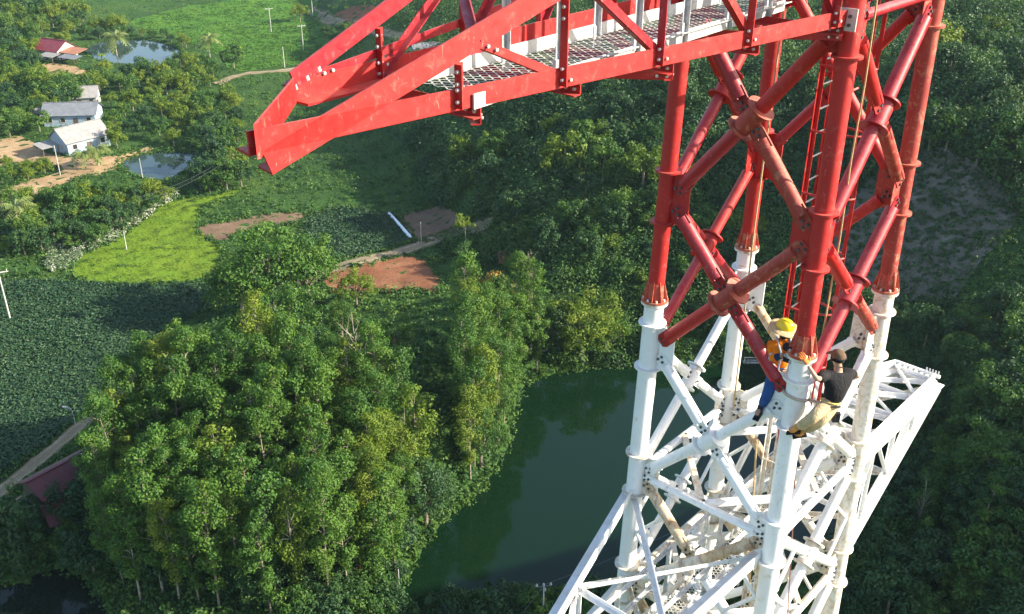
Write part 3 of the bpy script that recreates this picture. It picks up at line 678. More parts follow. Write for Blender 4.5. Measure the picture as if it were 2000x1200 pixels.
# ------------------------------------------------------------------ vegetation
def cards(C, Nn, size, aspect=.6, rg=rng):
    """rhombic leaf blades: centre, normal, length"""
    n = len(C); Nn = Nn/(np.linalg.norm(Nn, axis=1, keepdims=True)+1e-9); R = rg.standard_normal((n, 3))
    U = R - Nn*(R*Nn).sum(1, keepdims=True); U /= np.linalg.norm(U, axis=1, keepdims=True)+1e-9; W = np.cross(Nn, U)
    s = np.broadcast_to(np.asarray(size, float), (n,))[:, None]*.5
    fold = Nn*s*.25
    V = np.stack([C-U*s, C+W*s*aspect+fold, C+U*s, C-W*s*aspect+fold], 1).reshape(-1, 3)
    return V, np.arange(4*n).reshape(n, 4)
def clumps(cent, rad, per, size, rg, tint_spread=.28, up=.35, squash=.8):
    """leaf clumps: blades on and in small spheres round each centre"""
    n = len(cent); D = rg.standard_normal((n, per, 3)); D /= np.linalg.norm(D, axis=2, keepdims=True)
    r = rg.uniform(.45, 1.08, (n, per, 1)); P = cent[:, None]+D*r*np.asarray(rad).reshape(-1, 1, 1)*np.array([1, 1, squash])
    Nn = D*1.35 + rg.standard_normal((n, per, 3))*.45 + np.array([0, 0, up])
    t = np.clip(.5 + rg.normal(0, tint_spread, (n, 1)) + rg.normal(0, .12, (n, per)), 0, 1)
    V, Q = cards(P.reshape(-1, 3), Nn.reshape(-1, 3), rg.uniform(.65, 1.25, n*per)*size, .62, rg)
    return V, Q, t.ravel()
def tree_pair(kind, seed, leaf, bark):
    rg = np.random.default_rng(seed); mb = MB()
    if kind == 'slender':
        h = 12.5; lean = rg.normal(0, .25, 2); rt = .13
        spine = lambda t: np.array([lean[0]*t*t+.12*math.sin(5*t+seed), lean[1]*t*t, h*t])
        mb.path([spine(t) for t in np.linspace(0, .97, 7)], np.linspace(rt, .02, 7), 7)
        cs, rs = [], []
        for i in range(46):
            t = rg.uniform(.36, 1.0) if i > 4 else rg.uniform(.2, .36); w = 1.75*math.sin(math.pi*min(1, (1.04-t)/.60*.72+.06))**.8 * (1 if t > .36 else .6)
            a = rg.uniform(0, 2*math.pi); rr = w*rg.uniform(.35, 1.05); b = spine(t); p = b + np.array([math.cos(a)*rr, math.sin(a)*rr, .15*rr+rg.normal(0, .15)])
            mb.path([b-np.array([0, 0, .5]), (b+p)/2-np.array([0, 0, .1]), p], [.035, .022, .01], 4, False); cs.append(p); rs.append(rg.uniform(.55, .95))
        cs.append(spine(1.0)); rs.append(.6)
        V, Q, t = clumps(np.array(cs), rs, (118, 92, 72)[seed % 3], (.22, .26, .31)[seed % 3], rg, .24)
    elif kind == 'broad':
        h = 9.0; mb.path([(0, 0, -.3), (.1, 0, 1.5), (.15, .1, 3.2), (.1, .2, 5.5)], [.30, .24, .2, .08], 8)
        cs, rs = [], []
        for i in range(64):
            d = rg.standard_normal(3); d[2] = abs(d[2])*.9-.25; d /= np.linalg.norm(d); q = rg.uniform(.55, 1.02)
            p = np.array([0, 0, 4.8]) + d*np.array([4.1, 4.1, 3.8])*q*(1+.18*math.sin(3*math.atan2(d[1], d[0])+seed)); cs.append(p); rs.append(rg.uniform(.7, 1.15))
            if i % 4 == 0: mb.path([(.12, .1, 2.6), p*.5+np.array([0, 0, 1.5]), p], [.11, .06, .02], 5, False)
        V, Q, t = clumps(np.array(cs), rs, 92, .32, rg)
    elif kind == 'round':
        mb.path([(0, 0, -.3), (.05, 0, 1.2), (0, .1, 2.6)], [.14, .1, .05], 6); cs, rs = [], []
        for i in range(30):
            d = rg.standard_normal(3); d[2] = abs(d[2])-.35; d /= np.linalg.norm(d)
            p = np.array([0, 0, 2.2])+d*np.array([1.9, 1.9, 1.9])*rg.uniform(.5, 1.05); cs.append(p); rs.append(rg.uniform(.45, .8))
        V, Q, t = clumps(np.array(cs), rs, 60, .32, rg)
    elif kind == 'airy':
        h = 10.5; mb.path([(0, 0, -.2), (.2, 0, 3), (.1, .3, 6), (.3, .2, 9.5)], [.12, .09, .07, .02], 7); cs, rs = [], []
        for i in range(26):
            t = rg.uniform(.45, 1); a = rg.uniform(0, 6.28); rr = 2.3*rg.uniform(.3, 1)*(1.15-t*.6); b = np.array([.15, .15, h*t*.9]); p = np.array([math.cos(a)*rr, math.sin(a)*rr, h*t+rr*.35])
            mb.path([b-np.array([0, 0, .8]), (b+p)/2, p], [.045, .03, .012], 4, False); cs.append(p); rs.append(rg.uniform(.5, .9))
        V, Q, t = clumps(np.array(cs), rs, 56, .25, rg, .2)
    cm = fast_mesh('crown', V, Q, leaf, t); tm = mb.mesh('trunk', bark); return tm, cm
def plant_tree(pair, P, s, rz, name, label, cat='tree', group=None, sz=1.0):
    e = empty(name, P, label, cat, group); e.rotation_euler[2] = rz; e.scale = (s, s, s*sz)
    for nm, me in zip(('trunk', 'crown'), pair):
        o = bpy.data.objects.new(nm, me); COL.objects.link(o); o.parent = e
    return e
SL = [tree_pair('slender', 11+i, LEAF_F, PALEBARK if i % 2 else BARK) for i in range(7)]
SLY = [tree_pair('slender', 31+i, LEAF_Y, PALEBARK) for i in range(3)]
BR = [tree_pair('broad', 51+i, LEAF_B, BARK) for i in range(4)]
BRD = [tree_pair('broad', 61+i, LEAF_D, BARK) for i in range(4)]
BRF = [tree_pair('broad', 57+i, LEAF_F, BARK) for i in range(2)]
BRY = [tree_pair('broad', 71, LEAF_Y, BARK)]
RO = [tree_pair('round', 81+i, LEAF_B, BARK) for i in range(5)]
ROD = [tree_pair('round', 91+i, LEAF_D, BARK) for i in range(3)]
ROY = [tree_pair('round', 101+i, LEAF_Y, BARK) for i in range(2)]
ROO = [tree_pair('round', 121, LEAF_O, BARK)]
AI = [tree_pair('airy', 111+i, LEAF_F, PALEBARK) for i in range(2)]
def scatter_px(poly, n, lift, dmin, sd, seed, tries=40):
    """random places whose crowns (lift m above the ground) fill the pixel polygon, at least dmin m apart"""
    rg = np.random.default_rng(seed); p = np.array(poly, float); lo, hi = p.min(0), p.max(0); out = []
    U = rg.uniform(lo, hi, (n*tries, 2)); U = U[inpoly(U[:, 0], U[:, 1], poly)]
    if not len(U): return []
    P = gp(U[:, 0], U[:, 1], lift); b = to_px(P)
    ok = clear_of(b[:, 0], b[:, 1]); 
    for pl in PONDS: ok &= ~inpoly(P[:, 0], P[:, 1], pl) & (segdist(P[:, 0], P[:, 1], pl, True) > .8)
    for q in P[ok]:
        if all((q[0]-o[0])**2+(q[1]-o[1])**2 > dmin*dmin for o in out): out.append(q)
        if len(out) >= n: break
    return out
rr = random.Random(5)
# the wood on the knoll
WOOD = [(190,910),(220,770),(250,730),(310,700),(390,670),(450,650),(520,655),(600,660),(650,680),(700,700),(760,690),(800,760),(815,850),(815,940),(760,1010),(640,1040),(500,1060),(380,1050),(260,1040),(200,1010)]
for q in scatter_px(WOOD, 265, 9.0, 1.95, 0, 21):
    y = rr.random() < .16
    b = to_px(q+np.array([0, 0, 9.0])); where = 'at the left margin' if b[0] < 330 else ('along the rear edge' if b[1] < 720 else ('on the pond side' if b[0] > 690 else ('along the front edge' if b[1] > 930 else ('in the left middle' if b[0] < 510 else 'in the right middle'))))
    kind = 'yellow green' if y else 'slender green'
    plant_tree(rr.choice(SLY if y else SL), q, rr.uniform(.78, 1.12), rr.uniform(0, 6.28), 'forest_tree', f'{kind} tree {where} of the dense wood on the knoll', group=f'{kind} trees {where} of the wood', sz=rr.uniform(.9, 1.12))
for (u, v, s, k, lb) in [(525,515,1.75,BRF[0],'large rounded broad tree at the back of the wood beside the rice field'), (600,525,1.3,BRF[1],'broad tree right behind the largest rounded crown at the back of the wood'), (465,560,1.2,BR[2],'broad tree at the left rear edge of the wood next to the rice field'), (555,610,1.1,BRF[0],'broad tree in front of the large rounded crown at the back of the wood'),
                         (695,560,.72,BRY[0],'bright yellow green tree standing before the red earth cut'), (665,620,.7,BR[1],'green rounded tree just below the bright yellow green one by the red earth cut'),
                         (700,985,.95,BRD[0],'dark spreading tree at the right front corner of the wood'), (780,945,1.05,BRD[1],'dark feathery spreading tree overhanging the pond at the edge of the wood'), (830,970,.8,BRD[2],'dark tree leaning over the left bank of the pond'), (770,650,.62,BR[2],'conical green tree at the top right corner of the wood')]:
    plant_tree(k, gp1(u, v, 5*s), s, u, 'broadleaf_tree', lb, group=None)
fill = [(190,960),(260,1010),(420,1060),(600,1060),(760,1020),(870,960),(850,1040),(790,1110),(640,1130),(480,1140),(330,1130),(200,1060)]
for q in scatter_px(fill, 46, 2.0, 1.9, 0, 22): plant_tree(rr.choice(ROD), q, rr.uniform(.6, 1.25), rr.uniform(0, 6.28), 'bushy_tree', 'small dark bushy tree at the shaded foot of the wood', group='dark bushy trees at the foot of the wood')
# trees along the left bank of the pond
BANK = [(900,760),(895,640),(905,560),(930,580),(960,600),(1010,560),(1060,600),(1040,700),(1000,740),(985,800),(980,880),(930,930),(900,920),(900,850)]
for q in scatter_px(BANK, 44, 8.0, 2.2, 0, 23):
    plant_tree(rr.choice(SL+SLY[:1]), q, rr.uniform(.8, 1.15), rr.uniform(0, 6.28), 'bank_tree', 'slender sunlit tree on the bank between the wood and the pond', group='slender trees on the left bank of the pond')
for (u, v, s, k, lb) in [(1140,630,1.25,BRY[0],'sunlit broad tree leaning over the far shore of the pond'), (1080,620,1.0,BRD[1],'dark broad tree beside the sunlit one on the far shore of the pond'), (1030,560,.95,AI[0],'tall pale airy tree standing left of the broad trees on the far shore'), (1185,650,.75,BRF[1],'small rounded tree right of the sunlit broad tree on the far shore'),
                         (905,520,.95,AI[1],'tall airy tree at the top of the bank below the lone roadside tree'), (1000,690,.6,BR[2],'broad tree at the corner of the pond in front of the pale airy tree'), (940,860,.75,BR[1],'leafy tree overhanging the pond right of the wood'), (925,790,.7,BR[3],'leafy tree high on the bank right of the wood')]:
    plant_tree(k, gp1(u, v, 7*s if k in AI else 5*s), s, u, 'broadleaf_tree', lb)
plant_tree(ROO[0], gp1(965, 580, 2.0), 1.35, 1, 'browning_tree', 'orange brown tree between two green trees above the pond bank')
# lone roadside tree: bare pole trunk with a small crown
mb = MB(); mb.path([(0, 0, -.3), (.1, 0, 3), (0, .05, 6.3)], [.10, .08, .04], 7)
rg = np.random.default_rng(5); cs = rg.normal(0, 1, (14, 3))*np.array([.9, .9, .7])+np.array([0, 0, 6.9])
V, Q, t = clumps(cs, [.6]*14, 40, .36, rg)
plant_tree((mb.mesh('trunk', PALEBARK), fast_mesh('crown', V, Q, LEAF_Y, t)), gp1(909, 505), 1.0, 0, 'lone_tree', 'lone thin trunked tree with a small yellow green crown beside the dirt road')
# bare trees
def bare_tree(u, v, h, lift, label, seed):
    rg = np.random.default_rng(seed); e = empty('bare_tree', gp1(u, v, lift), label, 'tree'); mb = MB(); mb.path([(0, 0, -.3), (.1, .1, h*.5), (.3, 0, h)], [.16, .1, .02], 7); o = link_mesh('trunk', mb.mesh('trunk', PALEBARK)); o.parent = e
    for i in range(16):
        z = h*rg.uniform(.3, .95); a = rg.uniform(0, 6.28); L = h*.32*rg.uniform(.5, 1); b = np.array([.1, .05, z]); p = b+np.array([math.cos(a)*L*.6, math.sin(a)*L*.6, L*.8]); mb = MB(); mb.path([b, (b+p)/2+np.array([0, 0, -.1]), p], [.05, .035, .01], 5)
        for j in range(3): q = b+(p-b)*rg.uniform(.4, .9); mb.path([q, q+rg.normal(0, .5, 3)+np.array([0, 0, .5])], [.02, .006], 4)
        o = link_mesh('branch', mb.mesh('branch', PALEBARK)); o.parent = e
bare_tree(690, 665, 9.5, 8.0, 'leafless grey tree rising out of the right side of the wood', 3)
bare_tree(1030, 530, 6.5, 4.0, 'leafless pale tree with forked limbs on the slope above the pond bank', 4)
bare_tree(425, 850, 11, 10.0, 'leafless pale tree in the middle of the wood', 6)
mb = MB(); q = gp1(1080, 695); mb.path([q+np.array([-2, 0, .6]), q+np.array([0, -.3, 1.2]), q+np.array([2.2, -.6, 2.2])], [.16, .13, .06], 8)
tag(mb.build('fallen_trunk', PALEBARK), 'pale fallen trunk leaning on the far shore under the broad trees', 'log')

# upper left: orchard and garden trees round the houses
def orchard(poly, n, dmin, seed, sizes, label, group, yprob=.45, lift=2.0, darkp=.12, name='orchard_tree'):
    for q in scatter_px(poly, n, lift, dmin, 0, seed):
        r = rr.random(); k = rr.choice(ROY) if r < yprob else (rr.choice(ROD) if r > 1-darkp else rr.choice(RO))
        plant_tree(k, q, rr.uniform(*sizes), rr.uniform(0, 6.28), name, label, group=group, sz=rr.uniform(.85, 1.2))
orchard([(0,20),(90,0),(190,40),(240,60),(150,75),(90,95),(60,130),(0,130)], 46, 4.6, 41, (1.1, 1.9), 'dense green tree on the slope at the top left above the maroon roofed house', 'trees on the slope at the top left')
orchard([(0,120),(70,130),(100,165),(170,165),(160,200),(100,225),(60,250),(0,265)], 44, 3.2, 42, (1.0, 1.8), 'bushy garden tree between the maroon roofed house and the grey roofed houses', 'garden trees left of the houses', .3)
orchard([(185,135),(330,130),(355,100),(420,130),(430,160),(330,175),(170,175)], 40, 3.0, 43, (.7, 1.4), 'rounded garden tree in front of the pale pond', 'garden trees in front of the pale pond')
orchard([(200,45),(320,62),(370,85),(360,75),(250,66),(190,70)], 18, 4.0, 44, (.6, 1.0), 'small tree along the far bank of the pale pond', 'small trees behind the pale pond', .4)
orchard([(200,180),(460,180),(470,290),(390,295),(220,290)], 36, 4.8, 45, (.8, 1.5), 'rounded tree on the ground between the two village ponds', 'trees between the two village ponds')
orchard([(400,320),(420,290),(470,300),(475,360),(420,372),(385,362)], 14, 3.0, 46, (.9, 1.6), 'dark leafy tree at the right end of the small bluish pond', 'trees right of the small bluish pond', .12, 2.0, .4)
orchard([(0,395),(120,380),(210,370),(330,375),(280,420),(210,450),(150,480),(60,480),(0,470)], 52, 2.6, 47, (.7, 1.35), 'round yellow green orchard tree left of the rice field', 'orchard trees left of the rice field', .4, 2.0, .15)
orchard([(0,310),(110,318),(90,345),(60,375),(0,370)], 20, 2.6, 48, (.5, .9), 'small garden tree on the plot below the dirt yard', 'garden trees on the plot below the dirt yard')
orchard([(630,60),(700,60),(660,130),(640,110)], 10, 4, 49, (.8, 1.2), 'small tree along the right edge of the meadow', 'trees on the right edge of the meadow')
plant_tree(BRY[0], gp1(585, 28, 3), .8, 0, 'broadleaf_tree', 'yellow green tree beside the bend of the upper road')
plant_tree(RO[1], gp1(455, 118, 2.5), 1.7, 1, 'broadleaf_tree', 'dull olive rounded tree beside the thin meadow path')
# left dark margin and bottom left
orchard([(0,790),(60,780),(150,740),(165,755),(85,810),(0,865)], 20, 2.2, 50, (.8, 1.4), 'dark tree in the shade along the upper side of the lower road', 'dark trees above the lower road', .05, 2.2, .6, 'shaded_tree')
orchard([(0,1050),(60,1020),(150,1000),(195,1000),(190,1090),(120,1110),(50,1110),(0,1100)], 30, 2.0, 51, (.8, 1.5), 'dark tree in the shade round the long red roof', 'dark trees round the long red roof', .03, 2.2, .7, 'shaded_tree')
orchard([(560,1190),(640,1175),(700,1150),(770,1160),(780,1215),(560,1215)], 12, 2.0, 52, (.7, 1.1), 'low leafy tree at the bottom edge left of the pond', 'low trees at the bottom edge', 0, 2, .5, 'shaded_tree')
orchard([(870,1190),(930,1160),(1000,1165),(1070,1150),(1130,1170),(1260,1150),(1400,1140),(1400,1215),(870,1215)], 22, 2.0, 53, (.7, 1.2), 'leafy tree on the near shore of the pond under the tower', 'trees on the near shore of the pond', .05, 2.0, .5, 'shore_tree')
# right side, in the shade of the ridge
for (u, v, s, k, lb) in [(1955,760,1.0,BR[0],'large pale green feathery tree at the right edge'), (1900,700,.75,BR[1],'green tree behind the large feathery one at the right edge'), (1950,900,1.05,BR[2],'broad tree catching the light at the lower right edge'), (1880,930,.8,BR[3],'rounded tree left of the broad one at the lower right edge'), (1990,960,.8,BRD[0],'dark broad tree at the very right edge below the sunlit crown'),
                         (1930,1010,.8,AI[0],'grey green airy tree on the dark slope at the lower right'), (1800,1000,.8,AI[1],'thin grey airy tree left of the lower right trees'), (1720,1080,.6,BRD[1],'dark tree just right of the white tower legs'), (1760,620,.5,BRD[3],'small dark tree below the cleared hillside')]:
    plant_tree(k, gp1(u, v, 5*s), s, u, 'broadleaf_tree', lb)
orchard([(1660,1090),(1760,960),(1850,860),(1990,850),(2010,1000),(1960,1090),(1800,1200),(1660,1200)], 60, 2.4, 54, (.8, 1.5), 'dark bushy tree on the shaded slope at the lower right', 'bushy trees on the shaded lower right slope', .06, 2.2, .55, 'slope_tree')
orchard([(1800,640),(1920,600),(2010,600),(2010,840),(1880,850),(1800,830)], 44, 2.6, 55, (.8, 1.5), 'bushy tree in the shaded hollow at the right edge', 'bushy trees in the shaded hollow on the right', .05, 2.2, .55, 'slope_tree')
orchard([(1800,260),(1900,230),(2000,260),(2000,330),(1930,320),(1860,280)], 22, 3.0, 56, (1.2, 2.0), 'tall dark tree in the gully behind the cleared round hill', 'trees in the gully behind the cleared hill', 0, 2.5, .6, 'slope_tree')

for (u, v, lb) in [(128,985,'dark round tree hiding the lower end of the long maroon roof'), (196,915,'dark round tree hiding the upper end of the long maroon roof'), (172,985,'dark round tree between the long maroon roof and the small maroon shed')]: plant_tree(ROD[1], gp1(u, v, 2.2), 1.15, u, 'shaded_tree', lb)
orchard([(1000,430),(1250,390),(1500,430),(1480,690),(1200,705),(1180,600),(1080,520)], 34, 3.2, 57, (.7, 1.25), 'rounded small tree standing above the shrubs of the slope behind the pond', 'small trees on the slope behind the pond', .18, 2.0, .3, 'slope_tree')
orchard([(760,120),(900,60),(1250,120),(1560,150),(1980,40),(2000,240),(1700,300),(1500,400),(1000,420),(860,330)], 70, 6.0, 58, (1.0, 1.9), 'taller rounded tree rising above the plantation on the upper right hill', 'taller trees of the plantation hill', .08, 2.4, .6, 'slope_tree')
# palms and bananas
def palm(P, h, s, label, seed):
    rg = np.random.default_rng(seed); e = empty('coconut_palm', P, label, 'palm tree'); mb = MB(); mb.path([(0, 0, -.3), (.1, 0, h*.5), (.3, .1, h)], [.2, .15, .12], 8); o = link_mesh('trunk', mb.mesh('trunk', PALEBARK)); o.parent = e
    me = None
    for k in range(24):
        a = k*2.4+rg.uniform(-.2, .2); el = rg.uniform(-.1, 1.2); L = 3.6*s*rg.uniform(.8, 1.1); V = []; Q = []; d = np.array([math.cos(a), math.sin(a), 0]); sd = np.array([-d[1], d[0], 0]); pts = []
        for i in range(9):
            t = i/8; pts.append(np.array([.3, .1, h])+d*L*t*math.cos(el*.6)+np.array([0, 0, L*(math.sin(el)*t-(.55+.3*math.cos(el))*t*t)]))
        for i in range(8):
            for sg in (-1, 1):
                w = L*.24*math.sin(math.pi*(i+1.2)/9.8)+.05; b = pts[i]; q = pts[i+1]; tip = (b+q)/2+sd*sg*w+d*w*.5-np.array([0, 0, w*.75]); n = len(V)
                V += [b, b*.25+q*.75, tip+d*.06, tip]; Q.append((n, n+1, n+2, n+3))
        me = fast_mesh('frond', np.array(V), np.array(Q), LEAF_P, rg.uniform(.2, .9)*np.ones(len(Q))); o = link_mesh('frond', me); o.parent = e
palm(gp1(230, 118), 7.5, 1.35, 'tall coconut palm in front of the left part of the pale pond', 1)
palm(gp1(410, 112), 6.0, 1.2, 'coconut palm right of the pale pond', 2)
palm(gp1(168, 332), 3.6, .95, 'short palm at the left corner of the dirt yard below the grey roofs', 3)
palm(gp1(192, 325), 3.8, .9, 'short palm nearest the left end of the small bluish pond', 4)
palm(gp1(38, 455), 5.0, 1.1, 'palm standing among the orchard trees at the left edge', 5)
def banana(u, v, s, label, seed):
    rg = np.random.default_rng(seed); e = empty('banana_plant', gp1(u, v), label, 'banana plant'); mb = MB(); mb.path([(0, 0, -.2), (.05, 0, 1.6*s)], [.14*s, .1*s], 8); o = link_mesh('stem', mb.mesh('stem', LEAF_P)); o.parent = e
    for k in range(8):
        a = k*2.4; L = 1.9*s*rg.uniform(.8, 1.1); d = np.array([math.cos(a), math.sin(a), 0]); sd = np.array([-d[1], d[0], 0]); V = []; Q = []
        for i in range(6):
            t = i/5; c = np.array([0, 0, 1.5*s])+d*L*t*.8+np.array([0, 0, L*(.75*t-.9*t*t)]); w = .3*s*math.sin(math.pi*(t*.85+.12)); V += [c-sd*w-np.array([0, 0, w*.3]), c, c+sd*w-np.array([0, 0, w*.3])]
        for i in range(5): Q += [(3*i, 3*i+1, 3*i+4, 3*i+3), (3*i+1, 3*i+2, 3*i+5, 3*i+4)]
        o = link_mesh('leaf', fast_mesh('leaf', np.array(V), np.array(Q), LEAF_Y, rg.uniform(.3, .8)*np.ones(len(Q)))); o.parent = e
for i, (u, v, s, lb) in enumerate([(290,158,1.5,'banana plant in front of the middle of the pale pond'), (313,150,1.4,'banana plant in front of the right end of the pale pond'), (465,105,1.3,'banana plant at the edge of the meadow beside the olive rounded tree'), (200,120,1.3,'banana plant beside the grey lean-to of the maroon roofed house'), (1870,690,1.6,'banana plant in the shaded hollow at the right'), (700,1185,1.2,'banana plant at the bottom edge beside the pond')]): banana(u, v, s, lb, 200+i)

# uncountable growth: ground cover, shrubs on the hillsides, plantation forest, maize, rice, meadow
def px_points(n, poly, seed, lift=0., avoid=True, patches=True):
    rg = np.random.default_rng(seed); p = np.array(poly, float); U = rg.uniform(p.min(0), p.max(0), (n*2, 2)); U = U[inpoly(U[:, 0], U[:, 1], poly)][:n]
    P = gp(U[:, 0], U[:, 1], lift); b = to_px(P); ok = (P[:, 1] < 900)
    if avoid:
        for pl in PONDS: ok &= ~inpoly(P[:, 0], P[:, 1], pl)
        for i, r in enumerate(ROADS): ok &= segdist(b[:, 0], b[:, 1], r) > ((11, 15, 5, 7, 5, 4)[i])
    if patches: ok &= clear_of(b[:, 0], b[:, 1], PATCHES, 0)
    return P[ok], rg
def tufts(name, n, poly, seed, rad, per, size, mat, label, squash=.7, lift=0., patches=True, up=.5, spread=.28, cluster=0., dens=None):
    P, rg = px_points(n, poly, seed, lift, True, patches)
    if dens is not None: P = P[dens(P, rg)]
    r = rg.uniform(rad[0], rad[1], len(P)); dist = np.linalg.norm(P-np.array([0, 0, CAMZ]), axis=1)
    k = np.clip(dist/150, .7, 2.0); r = r*np.sqrt(k); C = P.copy(); C[:, 2] += r*squash*.7
    V, Q, t = clumps(C, r, per, size, rg, spread, up, squash)
    # broad patches of lighter and darker plants
    lf = .5+.5*np.sin(P[:, 0]*.13+2*np.sin(P[:, 1]*.05))*np.sin(P[:, 1]*.09+1.5*np.sin(P[:, 0]*.07)); t = np.clip(t+(np.repeat(lf, per)-.5)*.35, 0, 1)
    o = link_mesh(name, fast_mesh(name, V, Q, mat, t)); return tag(o, label, name.replace('_', ' '), kind='stuff')
def gaps(P, rg):
    q = np.sin(P[:, 0]*.21+1.7*np.sin(P[:, 1]*.13))+np.sin(P[:, 1]*.24+1.3*np.sin(P[:, 0]*.17+2))
    return (q > -.95) | (rg.random(len(P)) < .15)
def edge_tufts(name, lines, n, jit, rad, per, size, mat, label, world=False, seed=400):
    rg = np.random.default_rng(seed); L = []
    for l in lines:
        l = np.asarray(l, float); d = np.linalg.norm(np.diff(l, axis=0), axis=1); t = rg.random(int(n*d.sum()))*d.sum(); i = np.clip(np.searchsorted(np.cumsum(d), t), 0, len(d)-1); f = rg.random(len(t))[:, None]
        L.append(l[i]*(1-f)+l[i+1]*f+rg.normal(0, jit, (len(t), 2)))
    U = np.concatenate(L); P = np.stack([U[:, 0], U[:, 1], T(U[:, 0], U[:, 1])], 1) if world else gp(U[:, 0], U[:, 1])
    r = rg.uniform(*rad, len(P)); P[:, 2] += r*.5; V, Q, t = clumps(P, r, per, size, rg)
    tag(link_mesh(name, fast_mesh(name, V, Q, mat, t)), label, name.replace('_', ' '), kind='stuff')
cl = lambda p: np.vstack([p, p[:1]])
edge_tufts('field_edge_grass', [cl(smooth_poly(p, 3)) for p in (PX_RICE, PX_RED, PX_PLOUGH, PX_PLOT, PX_YARD, PX_CLEAR, PX_CROP)], .35, 2.2, (.2, .5), 12, .42, SHRUB, 'ragged grass along the edges of the fields and bare ground')
edge_tufts('bank_plants', [cl(p) for p in PONDS], 6, .45, (.2, .55), 14, .36, SHRUB, 'low plants along the pond banks', True, 401)
edge_tufts('verge_grass', [np.array(r)+s for r, h in zip(ROADS[:4], (12, 19, 8, 9)) for s in ((0, -h), (0, h))], .25, 1.6, (.15, .4), 10, .36, SHRUB, 'grass verges along the roads', False, 402)
FULL = [(-60,-10),(2060,-10),(2060,1215),(-60,1215)]
LEFT = [(-60,-10),(700,-10),(850,480),(1010,760),(800,1210),(-60,1210)]
HILL = [(700,-10),(2060,-10),(2060,1215),(1650,1215),(1760,900),(1680,760),(1480,700),(1040,722),(960,620),(860,560),(830,470),(880,450),(760,120)]
tufts('ground_cover', 36000, FULL, 301, (.22, .6), 7, .46, SHRUB, 'low weeds and undergrowth covering the open ground', .6)
tufts('roadside_bushes', 2600, LEFT, 302, (.6, 1.3), 26, .5, SHRUB, 'scattered low bushes on the valley floor', .8)
SHRUBS = [(850,470),(900,430),(1000,425),(1180,380),(1300,330),(1560,420),(1640,560),(1740,620),(1800,760),(1700,750),(1480,702),(1190,712),(1060,720),(1090,600),(960,560),(880,540)]
tufts('hillside_shrubs', 2900, SHRUBS, 303, (.8, 1.9), 70, .44, SHRUB, 'dense leafy shrubs covering the slope behind the pond', 1.1, dens=gaps)
PLANT = [(690,-10),(2060,-10),(2060,420),(1985,400),(1905,320),(1830,285),(1720,330),(1560,420),(1300,330),(1180,390),(1000,425),(880,440),(800,330),(760,90)]
tufts('plantation_forest', 2700, PLANT, 304, (1.0, 2.2), 95, .58, SHRUBD, 'far plantation forest covering the hills at the upper right', 1.5, 1.5, dens=gaps, spread=.34)
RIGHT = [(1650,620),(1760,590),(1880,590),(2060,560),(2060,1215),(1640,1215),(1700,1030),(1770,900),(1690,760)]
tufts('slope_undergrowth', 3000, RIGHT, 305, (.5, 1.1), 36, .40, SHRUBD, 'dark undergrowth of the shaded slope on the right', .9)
tufts('dry_scrub', 1100, PX_SCRUB, 306, (.25, .6), 14, .4, SHRUBD, 'thin scrub on the cleared round hill', .7, patches=False)
tufts('pale_shrubs', 900, [(90,490),(150,455),(240,430),(310,395),(330,372),(350,380),(320,404),(240,464),(160,502),(130,530),(90,530)], 307, (.4, .9), 34, .38, LEAF_W, 'pale flowering shrubs along the left edge of the rice field', .9)
tufts('maize_plants', 16000, PX_MAIZE, 308, (.28, .55), 7, .44, MAIZE, 'dark green maize plants of the field on the left', .9, patches=False, up=.9, spread=.2)
tufts('rice_plants', 7000, PX_RICE, 309, (.12, .22), 4, .26, GRASS, 'short rice plants of the bright field', .5, patches=False, up=3, spread=.15)
tufts('meadow_grass', 7000, PX_MEAD, 310, (.2, .45), 5, .5, GRASSM, 'long grass of the bright meadow', .5, patches=False, up=1.2, spread=.25)
tufts('crop_plants', 2600, PX_CROP, 311, (.25, .5), 8, .5, MAIZE, 'dull crop plants above the dirt road', .7, patches=False)
tufts('shore_reeds', 1500, [(1180,725),(1190,700),(1480,690),(1600,700),(1690,745),(1660,760),(1600,722),(1480,712)], 312, (.3, .7), 20, .4, SHRUB, 'low plants along the far shore of the pond', .8)
# ------------------------------------------------------------------ houses, poles and small things in the valley
def sheet(name, col, var=.25):
    m = NT(name); w = m.n('ShaderNodeTexWave', wave_type='BANDS', bands_direction='X'); w.inputs['Scale'].default_value = 3.2; m.l(m.pos((1, 1, 1), True), w.inputs['Vector'])
    n = m.noise(1.2, m.pos((1, 1, 1), True), 6, .65); c = m.ramp(n, [(.3, tuple(q*(1-var) for q in col)), (.55, col), (.75, tuple(min(1, q*(1+var)) for q in col))])
    m.set(c, .55); m.bump(w.outputs['Fac'], .4, .05); return m.m
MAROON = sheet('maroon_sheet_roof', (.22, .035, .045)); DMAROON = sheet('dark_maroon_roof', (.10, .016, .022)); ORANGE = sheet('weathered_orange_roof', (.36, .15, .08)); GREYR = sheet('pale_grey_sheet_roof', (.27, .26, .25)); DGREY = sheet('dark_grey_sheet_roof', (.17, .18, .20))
PLASTER = plain('pale_plaster', (.38, .37, .34), .8, .3, 2); BLUEW = plain('blue_grey_sheet_wall', (.30, .38, .45), .6, .2, 3); WOODW = plain('dark_wood', (.10, .075, .055), .8, .3, 4); GLASS = plain('dark_window_glass', (.03, .035, .04), .15, .2, 3); CONC = plain('concrete', (.48, .47, .44), .8, .2, 2)
